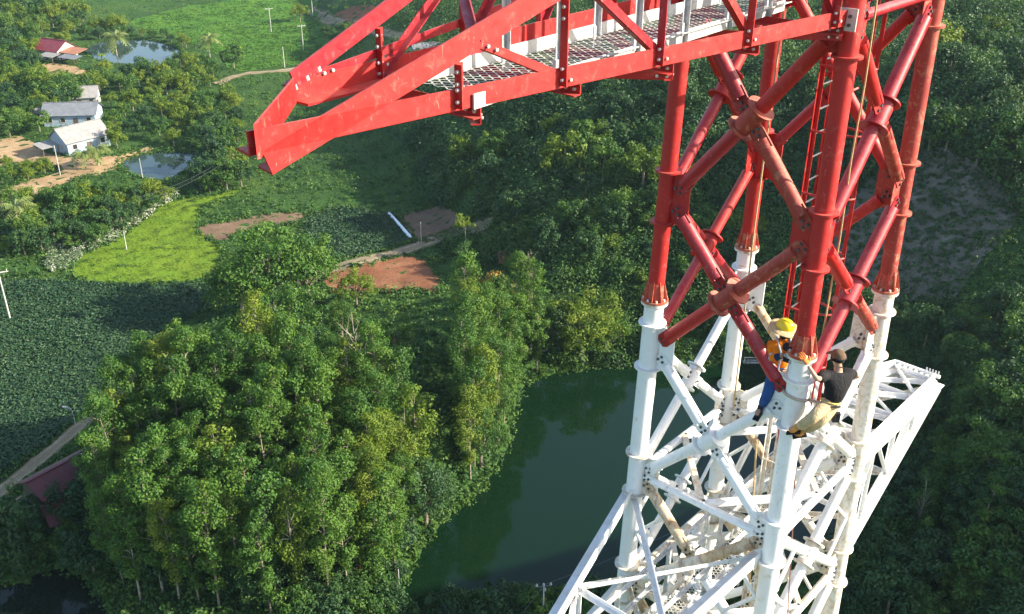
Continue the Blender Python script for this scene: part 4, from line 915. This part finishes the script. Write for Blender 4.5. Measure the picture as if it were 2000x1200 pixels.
def house(name, u, v, L, W, hw, hr, rot, roof, wall, label, lean=(), win=3, over=.5):
    P = gp1(u, v); e = empty(name, P, label, 'house'); e.rotation_euler[2] = rot
    def put(mb, nm, mat, par=e, lb=None):
        o = link_mesh(nm, mb.mesh(nm, mat, False)); o.parent = par
        if lb: o['label'] = lb
        return o
    w = MB(); w.box((0, 0, hw/2-.4), (L/2, 0, 0), (0, W/2, 0), (0, 0, hw/2+.4))
    for s in (-1, 1): w.prism([(s*L/2, -W/2, hw), (s*L/2, W/2, hw), (s*L/2, 0, hw+hr)], (1, 0, 0), .1)
    wo_ = put(w, 'wall', wall)
    for s in (-1, 1):
        r = MB(); a = W/2+over; z0 = hw-hr*over/(W/2)+.06
        r.prism([(-L/2-over, s*a, z0), (L/2+over, s*a, z0), (L/2+over, 0, hw+hr+.06), (-L/2-over, 0, hw+hr+.06)], (0, s*hr, W/2), .07); put(r, 'roof_slope', roof)
    r = MB(); r.bar((-L/2-over, 0, hw+hr+.12), (L/2+over, 0, hw+hr+.12), .35, .08); put(r, 'ridge_cap', roof)
    for s in (-1, 1):
        for k in range(win):
            x = L*(k+.5)/win-L/2
            if s == -1 and k == win//2:
                d = MB(); d.box((x, s*(W/2+.02), 1.0), (.5, 0, 0), (0, .04, 0), (0, 0, 1.05)); put(d, 'door', WOODW); continue
            d = MB()
            for q in (-1, 1): d.box((x+q*.55, s*(W/2+.03), hw*.55), (.06, 0, 0), (0, .05, 0), (0, 0, .6)); d.box((x, s*(W/2+.03), hw*.55+q*.57), (.55, 0, 0), (0, .045, 0), (0, 0, .06))
            o = put(d, 'window', PLASTER); g = MB(); g.box((x, s*(W/2+.01), hw*.55), (.5, 0, 0), (0, .02, 0), (0, 0, .52)); put(g, 'pane', GLASS, o)
    for (x, y, l, d, h0, h1, mat, lb) in lean:       # lean-to roofs on posts: centre, size, low and high edge
        r = MB(); r.prism([(x-l/2, y-d/2, h0), (x+l/2, y-d/2, h0), (x+l/2, y+d/2, h1), (x-l/2, y+d/2, h1)], (0, h0-h1, d), .06); put(r, 'lean_to_roof', mat, e, lb)
        p = MB()
        for sx in (-1, 1): p.box((x+sx*(l/2-.3), y-d/2+.3, h0/2-.5), (.08, 0, 0), (0, .08, 0), (0, 0, h0/2+.5))
        put(p, 'post', WOODW)
    return e
house('house', 112, 112, 9.5, 7.5, 3.0, 2.4, -.45, MAROON, PLASTER, 'house with a maroon gable roof and pale front beside the pale pond', [(8.3, -.6, 7, 5, 2.6, 3.4, ORANGE, 'weathered orange lean-to roof'), (4.0, -6.0, 6, 3.6, 2.1, 2.6, GREYR, 'grey lean-to roof'), (11.0, -4.6, 7, 3.4, 2.0, 2.5, DGREY, 'dark grey lean-to roof')])
house('house', 162, 205, 8, 6.5, 2.8, 1.9, .25, GREYR, PLASTER, 'pale grey gable roofed house at the top of the farmyard')
house('house', 146, 240, 12, 7.0, 3.0, 2.0, .12, DGREY, BLUEW, 'long house with dark and pale grey roof slopes in the middle of the farmyard', win=4)
house('house', 160, 288, 10, 7.0, 3.0, 2.4, .9, GREYR, BLUEW, 'pale roofed house with a striped blue grey gable above the dirt yard', [(-7.5, 1.0, 4, 4, 2.0, 2.5, GREYR, 'small grey lean-to roof')])
house('shed', 68, 232, 4.0, 3.2, 2.0, .8, .1, GREYR, WOODW, 'small open shed with a grey roof among the garden trees', win=1)
house('house', 832, 118, 7, 5, 2.8, 1.6, .5, DGREY, BLUEW, 'small pale house seen behind the red cross arm')
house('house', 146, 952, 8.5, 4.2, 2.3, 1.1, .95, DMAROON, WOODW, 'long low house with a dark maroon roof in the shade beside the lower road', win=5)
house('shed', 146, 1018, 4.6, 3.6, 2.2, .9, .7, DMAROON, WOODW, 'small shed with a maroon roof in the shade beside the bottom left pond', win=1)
tank = empty('water_tank', gp1(90, 226), 'pale upright water tank beside the small grey shed', 'water tank'); o = link_mesh('barrel', MB().path([(0, 0, 1.2), (0, 0, 1.3), (0, 0, 2.6), (0, 0, 2.9)], [.5, .6, .6, .15], 14).mesh('barrel', PLASTER)); o.parent = tank
mb = MB()
for k in range(4): mb.box((.4*(1 if k % 2 else -1), .4*(1 if k > 1 else -1), .4), (.06, 0, 0), (0, .06, 0), (0, 0, .85))
o = link_mesh('stand', mb.mesh('stand', WOODW)); o.parent = tank
# little red hut on the slope
BRICKR = plain('red_brick', (.30, .12, .07), .9, .25, 6)
hut = empty('brick_hut', gp1(985, 510), 'tiny roofless red brick hut among the shrubs above the pond bank', 'hut')
for c, x, y in (((0, -1, .7), (1.6, 0, 0), (0, .1, 0)), ((0, 1, .9), (1.6, 0, 0), (0, .1, 0)), ((-1.5, 0, .8), (.1, 0, 0), (0, .88, 0)), ((1.5, 0, .8), (.1, 0, 0), (0, .88, 0))):
    c, x, y = [np.array(q)*.62 for q in (c, x, y)]; o = link_mesh('wall', MB().box(c, x, y, (0, 0, c[2]+.3)).mesh('wall', BRICKR, False)); o.parent = hut; 
# utility poles
def pole(u, v, h, label, arm=True, rot=0.4, name='utility_pole', r=.13):
    e = empty(name, gp1(u, v), label, 'utility pole'); e.rotation_euler[2] = rot
    o = link_mesh('pole', MB().tube((0, 0, -.5), (0, 0, h), r, r*.7, 8).mesh('pole', CONC)); o.parent = e
    if arm:
        for dz in (0, ):
            o = link_mesh('crossarm', MB().box((0, .1, h-.4-dz), (1.3, 0, 0), (0, .06, 0), (0, 0, .07)).mesh('crossarm', CONC, False)); o.parent = e
        for x in (-1.1, 0, 1.1):
            o = link_mesh('insulator', MB().path([(x, .1, h-.33), (x, .1, h-.25), (x, .1, h-.12), (x, .1, h-.02)], [.04, .10, .07, .03], 8).mesh('insulator', PLASTER)); o.parent = e
    return e
pole(530, 63, 8.2, 'concrete utility pole with a crossarm, the upper one on the bright meadow'); pole(593, 100, 8.2, 'concrete utility pole with a crossarm nearest the red arm tip on the meadow'); pole(556, 132, 6.0, 'short plain concrete post beside the meadow path', False); pole(611, 32, 5.5, 'plain concrete post at the bend of the upper road', False)
pole(248, 490, 3.6, 'thin pale stick standing in the rice field', False, r=.07, name='field_post'); pole(21, 628, 8.4, 'tall concrete pole at the left edge of the maize field', True); pole(118, 343, 6.5, 'leaning pale post below the dirt yard', False, r=.09); pole(279, 350, 4.5, 'pale post at the edge of the small bluish pond', False, r=.08); pole(823, 475, 4.0, 'grey post at the bend of the dirt road', False, r=.08)
pole(782, 1180, 4.5, 'pale post on the left bank near the bottom edge', False, r=.06)
def lamp(u, v, h, label, rot):
    e = empty('street_lamp', gp1(u, v), label, 'street lamp'); e.rotation_euler[2] = rot
    o = link_mesh('post', MB().path([(0, 0, -.3), (0, 0, h*.85), (.15, 0, h), (.7, 0, h+.1)], [.05, .045, .04, .035], 8).mesh('post', GALV)); o.parent = e
    o = link_mesh('lamp_head', MB().box((.9, 0, h+.1), (.32, 0, .03), (0, .13, 0), (0, 0, .05)).mesh('lamp_head', PLASTER, False)); o.parent = e
lamp(149, 836, 2.6, 'small street lamp beside the lower road', 2.9); lamp(752, 1200, 2.8, 'small street lamp at the bottom edge left of the pond', 3.0)
# pole top with insulators below the left white arm, with its wires
e = pole(1060, 1236, 6.0, 'utility pole with pale insulators on the near shore of the pond', False, .15, r=.09)
o = link_mesh('crossarm', MB().box((0, .1, 5.6), (.75, 0, 0), (0, .05, 0), (0, 0, .05)).mesh('crossarm', BOLT, False)); o.parent = e
for x, y in ((-.65, .1), (.65, .1), (0, .1), (0, -.5)): o = link_mesh('insulator', MB().path([(x, y, 5.65), (x, y, 5.75), (x, y, 5.9), (x, y, 6.0)], [.05, .12, .09, .03], 8).mesh('insulator', PLASTER)); o.parent = e
W0 = gp1(1060, 1236)+np.array([0, 0, 5.9])
def wire(a, b, sag, label, r=.02):
    t = np.linspace(0, 1, 14)[:, None]; P = a+(b-a)*t; P[:, 2] -= sag*4*(t*(1-t))[:, 0]
    tag(MB().path(list(P), r, 5).build('power_line', BOLT), label, 'power line')
wire(W0, np.array([30, 66, 26.]), 1, 'thin dark wire running right from the pole on the near shore')
wire(W0, np.array([-3, 52, 14.]), .6, 'thin dark wire running down from the pole on the near shore', .02)
for i, (a, b) in enumerate([((470, 358), (275, 425)), ((470, 366), (268, 436))]):
    wire(gp1(*a)+np.array([0, 0, 7]), gp1(*b)+np.array([0, 0, 4.]), 1.2, ('upper', 'lower')[i]+' of the two thin wires crossing the top of the rice field', .03)
# white plastic covered channel
mb = MB(); a, b = gp1(760, 420), gp1(803, 468); mb.path([a+UP*.25, a*.66+b*.34+UP*.3, a*.33+b*.67+UP*.3, b+UP*.25], .33, 10); tag(mb.build('plastic_tunnel', plain('white_plastic_film', (.72, .78, .82), .25, .08, 3)), 'long white plastic covered tunnel along the bare plot', 'tunnel')
# floating raft on the pond
rf = empty('fishing_raft', on_plane(1478, 704, .0)+np.array([0, 0, .15]), 'grey floating raft with a pole frame at the far shore of the pond', 'raft')
for k in range(9): o = link_mesh('plank', MB().box((-2+k*.5, 0, .1), (.22, 0, 0), (0, 1.3, 0), (0, 0, .05)).mesh('plank', CONC, False)); o.parent = rf
for s in (-1, 1):
    o = link_mesh('float', MB().tube((-2.3, s*.9, -.05), (2.3, s*.9, -.05), .22).mesh('float', WOODW)); o.parent = rf
    for z in (.6, 1.0): o = link_mesh('rail', MB().tube((-2.2, s*1.25, z), (2.2, s*1.25, z), .05, n=8).mesh('rail', CONC)); o.parent = rf
    for x in (-2.1, 0, 2.1): o = link_mesh('post', MB().tube((x, s*1.25, .1), (x, s*1.25, 1.05), .05, n=8).mesh('post', CONC)); o.parent = rf
# ------------------------------------------------------------------ the two workers
SKIN = plain('tanned_skin', (.36, .20, .13), .55, .12, 30); SKIN2 = plain('tanned_skin', (.42, .25, .17), .55, .12, 30)
def cloth(name, col, var=.18, sc=14):
    m = NT(name); n = m.noise(sc, None, 4); c = m.ramp(n, [(.3, tuple(q*(1-var) for q in col)), (.7, tuple(min(1, q*(1+var)) for q in col))]); m.set(c, .85, Specular_IOR_Level=.2)
    n2 = m.noise(sc*.9, m.pos((1, 1, .6)), 3, .5, 1.5); m.bump(n2, .6, .03); return m.m
HIVIS = cloth('orange_work_shirt', (.80, .20, .012)); BANDS = cloth('pale_reflective_band', (.45, .52, .55)); BLUEJ = cloth('blue_work_trousers', (.025, .075, .22)); NAVY = cloth('navy_sleeve', (.02, .04, .09)); KHAKI = cloth('khaki_trousers', (.46, .36, .21)); BLACK = cloth('black_polo_shirt', (.014, .014, .016)); BROWNC = cloth('brown_cap', (.12, .08, .05)); STRAW = cloth('beige_sun_brim', (.50, .36, .20)); GLOVEG = cloth('grey_glove', (.42, .45, .48)); GLOVEO = cloth('orange_glove', (.62, .20, .05)); SHOEB = cloth('dark_boot', (.03, .035, .04)); SHOEO = cloth('tan_orange_shoe', (.58, .25, .06)); YEL = NT('yellow_helmet').set((.80, .62, .02), .3).m; HAIR = cloth('black_hair', (.012, .010, .009)); WHITEY = plain('eye_white', (.6, .6, .58), .3, .05); YWEB = cloth('yellow_webbing', (.62, .50, .14)); BLKWEB = cloth('black_webbing', (.02, .02, .022)); DARKT = cloth('dark_neck_cloth', (.05, .03, .03))
def skin(name, V, Ed, R, mat, parent, root=0, sub=2, label=None):
    me = bpy.data.meshes.new(name); me.from_pydata([tuple(map(float, v)) for v in V], Ed, []); o = bpy.data.objects.new(name, me); COL.objects.link(o)
    md = o.modifiers.new('skin', 'SKIN'); md.use_smooth_shade = True; md.branch_smoothing = .6
    sd = me.skin_vertices[0].data
    for i, r in enumerate(R): sd[i].radius = (r, r) if np.isscalar(r) else r
    for i in range(len(V)): sd[i].use_root = (i == root)
    s = o.modifiers.new('sub', 'SUBSURF'); s.levels = sub; s.render_levels = sub
    dg = bpy.context.evaluated_depsgraph_get(); dg.update(); me2 = bpy.data.meshes.new_from_object(o.evaluated_get(dg)); me2.name = name
    bpy.data.objects.remove(o); bpy.data.meshes.remove(me)
    me2.materials.clear(); me2.materials.append(mat); me2.polygons.foreach_set('use_smooth', [True]*len(me2.polygons))
    q = link_mesh(name, me2, parent)
    if label: q['label'] = label
    return q
nz = lambda v: v/np.linalg.norm(v)
def hand(wrist, aim, palm_n, mat, parent, name, size=1.0, curl=.9, side=1):
    """palm, four unequal curled fingers and a thumb leaving the side of the palm"""
    d = nz(aim); n = nz(palm_n - d*(palm_n@d)); s = np.cross(d, n)*side; L = .088*size
    V = [wrist, wrist+d*L*.5, wrist+d*L]; E_ = [(0, 1), (1, 2)]; R = [(.030*size, .026*size), (.042*size, .024*size), (.043*size, .021*size)]
    for k, (o, ln) in enumerate(zip((-.030, -.010, .011, .031), (.070, .082, .078, .060))):
        b = wrist+d*L*1.02+s*o*size; a1 = curl*.55; i = len(V)
        p1 = b+(d*math.cos(a1*.5)+n*math.sin(a1*.5))*ln*.45*size; p2 = p1+(d*math.cos(a1*1.4)+n*math.sin(a1*1.4))*ln*.33*size; p3 = p2+(d*math.cos(a1*2.3)+n*math.sin(a1*2.3))*ln*.27*size
        V += [b, p1, p2, p3]; R += [.0105*size, .0098*size, .009*size, .0075*size]; E_ += [(2, i), (i, i+1), (i+1, i+2), (i+2, i+3)]
    b = wrist+d*L*.35-s*.036*size; i = len(V); p1 = b+(d*.6-s*.75+n*.25)*.036*size; p2 = p1+(d*.8-s*.25+n*.55)*.032*size
    V += [b, p1, p2]; R += [.015*size, .0115*size, .009*size]; E_ += [(1, i), (i, i+1), (i+1, i+2)]
    return skin(name, V, E_, R, mat, parent, 1, 2)
def head(c, up, fw, mat, parent, scale=1.0):
    """face features on a head centred at c: ears, nose, eyes, mouth"""
    up = nz(up); fw = nz(fw-up*(fw@up)); rt = np.cross(fw, up); rot = np.stack([rt, fw, up], 1); s = scale
    mb = MB(); mb.ball(c+fw*.088*s-up*.012*s, .013*s, .020*s, .024*s, 8, 6, rot); mb.build('nose', mat, parent, ang=80)
    for k in (-1, 1):
        MB().ball(c+rt*k*.076*s-up*.008*s, .010*s, .020*s, .032*s, 8, 6, rot).build('ear', mat, parent, ang=80)
        e = MB().ball(c+fw*.080*s+rt*k*.031*s+up*.008*s, .014*s, .009*s, .009*s, 8, 6, rot).build('eye', WHITEY, parent, ang=80)
        MB().ball(c+fw*.087*s+rt*k*.031*s+up*.008*s, .006*s, .004*s, .006*s, 6, 5, rot).build('iris', HAIR, e, ang=80)
        MB().bar(c+fw*.087*s+rt*k*.016*s+up*.026*s, c+fw*.082*s+rt*k*.047*s+up*.026*s, .008*s, .006*s, up).build('eyebrow', HAIR, parent)
    MB().ball(c+fw*.082*s-up*.045*s, .024*s, .008*s, .007*s, 8, 6, rot).build('mouth', DARKT, parent, ang=80)
    return rt, fw, up
def J(u, v, d): return rays(u, v)*d*K + np.array([0, 0, CAMZ])
def person(label, jt, mats, name='person'):
    """jt: joint dictionary in world space; one continuous body with the clothes over it"""
    p = empty(name, (jt['ankL']+jt['ankR'])/2, label, 'person'); sk, shirt, trous = mats
    j = jt; mid = (j['hipL']+j['hipR'])/2; chest = (j['shL']+j['shR'])/2; sp = (mid+chest)/2 + j.get('bend', np.zeros(3))
    upv = nz(chest-mid); cw = chest-upv*.08
    V = [mid, sp, cw, j['neck'], j['jaw'], j['head'], j['head']+nz(j['hup'])*.075, j['shL'], j['elL'], j['wrL'], j['shR'], j['elR'], j['wrR'], j['hipL'], j['knL'], j['ankL'], j['hipR'], j['knR'], j['ankR'], j['toeL'], j['toeR']]
    Ed = [(0, 1), (1, 2), (2, 3), (3, 4), (4, 5), (5, 6), (2, 7), (7, 8), (8, 9), (2, 10), (10, 11), (11, 12), (0, 13), (13, 14), (14, 15), (15, 19), (0, 16), (16, 17), (17, 18), (18, 20)]
    R = [.115, .118, .12, .055, .060, .088, .070, .055, .040, .028, .055, .040, .028, .088, .055, .038, .088, .055, .038, .032, .032]
    skin('body', V, Ed, R, sk, p, 0, 2)
    def lim(a, b, t): return a+(b-a)*t
    cf = j.get('cuff', 1.0)
    if cf <= 1: wl, wr = lim(j['shL'], j['elL'], cf), lim(j['shR'], j['elR'], cf); Vs = [mid+upv*.02, sp, cw, lim(cw, j['neck'], .55), j['shL'], wl, j['shR'], wr]; Es = [(0, 1), (1, 2), (2, 3), (2, 4), (4, 5), (2, 6), (6, 7)]; Rs = [.155, .172, .190, .090, .094, .074, .094, .074]
    else:
        wl, wr = lim(j['elL'], j['wrL'], cf-1), lim(j['elR'], j['wrR'], cf-1); Vs = [mid+upv*.02, sp, cw, lim(cw, j['neck'], .6), j['shL'], j['elL'], wl, j['shR'], j['elR'], wr]; Es = [(0, 1), (1, 2), (2, 3), (2, 4), (4, 5), (5, 6), (2, 7), (7, 8), (8, 9)]; Rs = [.158, .175, .190, .080, .096, .078, .062, .096, .078, .062]
    skin('shirt', Vs, Es, Rs, shirt, p, 0, 2)
    skin('trousers', [mid+upv*.10, mid, j['hipL'], j['knL'], lim(j['knL'], j['ankL'], .95), j['hipR'], j['knR'], lim(j['knR'], j['ankR'], .95)], [(0, 1), (1, 2), (2, 3), (3, 4), (1, 5), (5, 6), (6, 7)], [.14, .145, .118, .088, .072, .118, .088, .072], trous, p, 0, 2)
    return p, mid, chest, upv
def shoe(ank, toe, mat, p):
    d = nz(toe-ank); V = [ank+UP*.05, ank-UP*.02, ank*.5+toe*.5-UP*.03, toe-UP*.02]; skin('shoe', V, [(0, 1), (1, 2), (2, 3)], [.054, .052, .050, .040], mat, p, 1, 2)
    MB().bar(ank-UP*.075-d*.05, toe-UP*.065+d*.02, .09, .02).build('sole', BLKWEB, p)

# worker in orange, standing on the brace left of the front leg
dz = .0
foot = J(1483, 806, 13.33)
o_ = dict(ankL=J(1486, 797, 13.32), toeL=J(1477, 812, 13.26), knL=J(1502, 764, 13.20), hipL=J(1511, 724, 13.20), hipR=J(1530, 725, 13.14), knR=J(1549, 742, 13.02), ankR=J(1546, 790, 13.38), toeR=J(1556, 800, 13.30),
     shL=J(1505, 673, 13.12), shR=J(1551, 665, 13.02), neck=J(1528, 658, 13.10), jaw=J(1530, 651, 13.05), head=J(1532, 643, 13.02), hup=np.array([-.15, .0, 1.]),
     elL=J(1501, 702, 13.10), wrL=J(1533, 694, 12.92), elR=J(1556, 684, 12.98), wrR=J(1552, 690, 12.78), cuff=1.55)
pO, mid, chest, upv = person('worker in orange shirt, blue trousers and yellow helmet, standing on a white brace', o_, (SKIN, HIVIS, BLUEJ))
hd = o_['head']; hup = nz(np.array([.10, -.18, 1.])); rt, fw, hu = head(hd, hup, np.array([.75, -.6, -.45]), SKIN, pO)
R3 = np.stack([rt, fw, hu], 1)
hel = MB(); prof = [(.122, .0), (.120, .03), (.110, .07), (.085, .108), (.045, .13), (.004, .138)]
n = 24; V = []; Fc = []
for (r, z) in prof:
    for k in range(n): a = 2*math.pi*k/n; V.append(hd+hu*(.03+z)+rt*r*.92*math.cos(a)+fw*r*1.08*math.sin(a))
for i in range(len(prof)-1):
    for k in range(n): Fc.append((i*n+k, i*n+(k+1) % n, (i+1)*n+(k+1) % n, (i+1)*n+k))
Fc.append(tuple((len(prof)-1)*n+k for k in range(n))); hel.add(V, Fc); helm = hel.build('helmet', YEL, pO, ang=60)
for x in (-.03, .03): MB().path([hd+hu*(.03+.136*math.cos(t))+fw*1.08*.122*math.sin(t)+rt*x for t in np.linspace(-1.2, 1.2, 9)], .008, 5).build('helmet_ridge', YEL, helm)
br = MB(); V = []; Fc = []
for (r, z) in ((.118, .045), (.150, .040), (.190, .030), (.215, .016), (.215, .009), (.190, .021), (.150, .031), (.116, .036)):
    for k in range(32): a = 2*math.pi*k/32; w = .010*math.sin(3*a+.6)*(r-.11)/.1; V.append(hd+hu*(z+w)+rt*r*math.cos(a)+fw*r*1.03*math.sin(a))
for i in range(7):
    for k in range(32): Fc.append((i*32+k, i*32+(k+1) % 32, (i+1)*32+(k+1) % 32, (i+1)*32+k))
br.add(V, Fc).build('sun_brim', STRAW, pO, ang=60)
skin('neck_cloth', [o_['neck']-upv*.02, o_['jaw']+fw*.03], [(0, 1)], [.075, .072], DARKT, pO, 0, 2)
for a, b, r in ((.55, .72, .066), (.02, .2, .066)):
    A, B = (o_['shL'], o_['elL']) if a > .3 else (o_['elL'], o_['wrL'])
    MB().path([A+(B-A)*a, A+(B-A)*b], r+.006, 16).build('reflective_band', BANDS, pO)
spv = (mid+chest)/2
skin('reflective_vest_band', [spv+upv*.03, spv-upv*.03], [(0, 1)], [.186, .182], BANDS, pO, 0, 2)
skin('sleeve', [o_['elL']*.75+o_['wrL']*.25, o_['elL']*.2+o_['wrL']*.8], [(0, 1)], [.060, .050], NAVY, pO, 0, 2)
hand(o_['wrL'], nz(J(1549, 688, 12.80)-o_['wrL']), np.array([.3, -.4, -.9]), GLOVEG, pO, 'glove', 1.15, 1.0, 1)
hand(o_['wrR'], nz(J(1549, 702, 12.74)-o_['wrR']), np.array([-.6, .5, -.3]), GLOVEG, pO, 'glove', 1.15, 1.0, -1)
skin('belt', [mid+upv*.06, mid+upv*.02], [(0, 1)], [.172, .172], BLKWEB, pO, 0, 2); MB().box(mid+np.array([.07, -.13, .05]), np.array([.05, .01, 0]), np.array([0, .02, 0]), np.array([0, 0, .025])).build('belt_buckle', YWEB, pO)
for s in ('L', 'R'):
    MB().path([chest+(o_['sh'+s]-chest)*.55+upv*.10, chest+(o_['sh'+s]-chest)*.5-upv*.05+np.array([.03, -.19, 0]), mid+upv*.06+(o_['hip'+s]-mid)*.9+np.array([.0, -.175, 0])], .014, 6).build('harness_strap', BANDS, pO)
shoe(o_['ankL'], o_['toeL'], SHOEB, pO); shoe(o_['ankR'], o_['toeR'], SHOEB, pO)
# power wrench in his hands
tc = J(1552, 683, 12.74); tl = empty('impact_wrench', tc, 'black and tan power wrench held against the red flange by the worker in orange', 'power tool')
ax = nz(J(1573, 690, 12.66)-tc); mb = MB(); mb.path([tc-ax*.16, tc-ax*.13, tc+ax*.04, tc+ax*.10, tc+ax*.14], [.045, .062, .062, .045, .03], 14); mb.build('motor_housing', BLKWEB, tl)
MB().tube(tc+ax*.14, tc+ax*.22, .024, n=12).build('socket', BOLT, tl); MB().path([tc-ax*.06-UP*.04, tc-ax*.08-UP*.17], [.03, .026], 10).build('handle', STRAW, tl); MB().box(tc-ax*.08-UP*.19, ax*.05, np.cross(ax, UP)*.04, UP*.03).build('battery', BLKWEB, tl)
MB().path([tc+ax*.0-UP*.055, tc+ax*.03-UP*.10, tc+ax*.09-UP*.085], .016, 8).build('side_handle', YWEB, tl)

# worker in black, seen from behind, leaning back in his harness right of the front leg
b_ = dict(head=J(1637, 697, 12.62), jaw=J(1634, 707, 12.62), neck=J(1638, 716, 12.66), hup=np.array([.02, -.06, 1.]), shL=J(1611, 733, 12.62), shR=J(1660, 726, 12.74),
     hipL=J(1612, 790, 12.72), hipR=J(1628, 793, 12.80), knL=J(1588, 816, 12.60), ankL=J(1558, 836, 12.86), toeL=J(1540, 838, 12.92), knR=J(1602, 824, 12.72), ankR=J(1570, 842, 12.96), toeR=J(1552, 846, 13.0),
     elL=J(1596, 742, 12.42), wrL=J(1578, 714, 12.42), elR=J(1677, 734, 12.82), wrR=J(1664, 740, 13.02), cuff=.80, bend=np.array([.03, -.05, 0]))
pB, mid, chest, upv = person('worker in black shirt, khaki trousers and brown cap, leaning back in a harness', b_, (SKIN2, BLACK, KHAKI))
hd = b_['head']; rt, fw, hu = head(hd, b_['hup'], np.array([-.35, .9, -.05]), SKIN2, pB)
def cap_shell(r0, z0, z1, mat, nm, a0=0, a1=2*math.pi, off=0):
    mb = MB(); V = []; Fc = []; m = 7; n = 24
    for i in range(m+1):
        t = i/m*math.pi/2; r = r0*math.cos(t); z = z0+(z1-z0)*math.sin(t)
        for k in range(n+1): a = a0+(a1-a0)*k/n; V.append(hd+hu*z+rt*r*.92*math.cos(a)+fw*r*1.08*math.sin(a))
    for i in range(m):
        for k in range(n): Fc.append((i*(n+1)+k, i*(n+1)+k+1, (i+1)*(n+1)+k+1, (i+1)*(n+1)+k))
    return mb.add(V, Fc).build(nm, mat, pB, ang=70)
cap_shell(.098, -.045, .085, HAIR, 'hair'); cap = cap_shell(.108, .012, .105, BROWNC, 'cap')
mb = MB(); V = []; Fc = []
for r, z in ((.100, .022), (.145, .010), (.175, -.008), (.172, -.014), (.145, .003), (.100, .014)):
    for k in range(13): a = math.pi*(.25+.5*k/12); V.append(hd+hu*z+rt*r*.9*math.cos(a)+fw*r*1.0*math.sin(a))
for i in range(5):
    for k in range(12): Fc.append((i*13+k, i*13+k+1, (i+1)*13+k+1, (i+1)*13+k))
mb.add(V, Fc).build('cap_brim', BROWNC, cap, ang=60)
MB().path([hd+hu*.012+rt*.102*math.cos(a)-fw*.115*math.sin(a) for a in np.linspace(.4, 2.7, 9)], .011, 6).build('cap_strap', BLKWEB, cap)
skin('collar', [b_['neck']-upv*.015, b_['neck']+upv*.025], [(0, 1)], [.078, .070], BLACK, pB, 0, 2)
hand(b_['wrL'], nz(J(1568, 697, 12.42)-b_['wrL']), np.array([-.2, .9, -.3]), GLOVEO, pB, 'glove', 1.25, .8, 1)
hand(b_['wrR'], nz(J(1653, 738, 13.10)-b_['wrR']), np.array([-.4, .4, -.7]), SKIN2, pB, 'hand', 1.05, 1.1, -1)
hb = skin('belt', [mid+upv*.075, mid+upv*.035], [(0, 1)], [.178, .180], YWEB, pB, 0, 2); skin('belt', [mid+upv*.03, mid-upv*.01], [(0, 1)], [.182, .182], BLKWEB, pB, 0, 2, 'black padded lower belt')
shoe(b_['ankL'], b_['toeL'], SHOEO, pB); shoe(b_['ankR'], b_['toeR'], SHOEO, pB)
MB().box(mid+np.array([.10, -.06, -.16]), np.array([.05, 0, 0]), np.array([0, .03, 0]), np.array([0, 0, .07])).build('tool_pouch', BLKWEB, pB)
# harness strap round the leg
bl = legp('B', ZF-.62*K); ca = [bl + np.array([math.cos(a), math.sin(a), 0])*(RW+.02) + UP*(.05*math.cos(a+2.6)) for a in np.linspace(-.35, -4.6, 16)]
mb = MB()
st_ = [mid+upv*.05+np.array([-.14, -.04, 0])] + [ca[i] for i in range(0, 16)]
mb.path(st_, .022, 8); tag(mb.build('harness_lanyard', WEB), 'tan webbing lanyard round the white front leg, tied to the worker in black', 'strap')
tag(MB().ball(loc(.55, -1.35, -11.30), .16, .12, .09, 14, 8).build('tool_bag', plain('orange_cloth_bag', (.65, .28, .03), .7)), 'orange bundle lying on the white walkway behind the front leg', 'bag')

# ------------------------------------------------------------------ air
m = bpy.data.materials.new('thin_air'); m.use_nodes = True; m.node_tree.nodes.clear()
vo = m.node_tree.nodes.new('ShaderNodeVolumePrincipled'); vo.inputs['Color'].default_value = (.62, .86, 1.0, 1); vo.inputs['Density'].default_value = 0.0001; vo.inputs['Anisotropy'].default_value = .3
mo = m.node_tree.nodes.new('ShaderNodeOutputMaterial'); m.node_tree.links.new(vo.outputs[0], mo.inputs['Volume'])
zt = max(float(ZZ.max()), CAMZ+4.5)+2; zb = float(ZZ.min())-1.2; xa, xb, ya, yb = GX[0]-2, GX[-1]+2, GY[0]-2, GY[-1]+2
tag(MB().box(((xa+xb)/2, (ya+yb)/2, (zt+zb)/2), ((xb-xa)/2, 0, 0), (0, (yb-ya)/2, 0), (0, 0, (zt-zb)/2)).build('haze', m, smooth=False), 'thin pale blue air over the valley', kind='stuff')
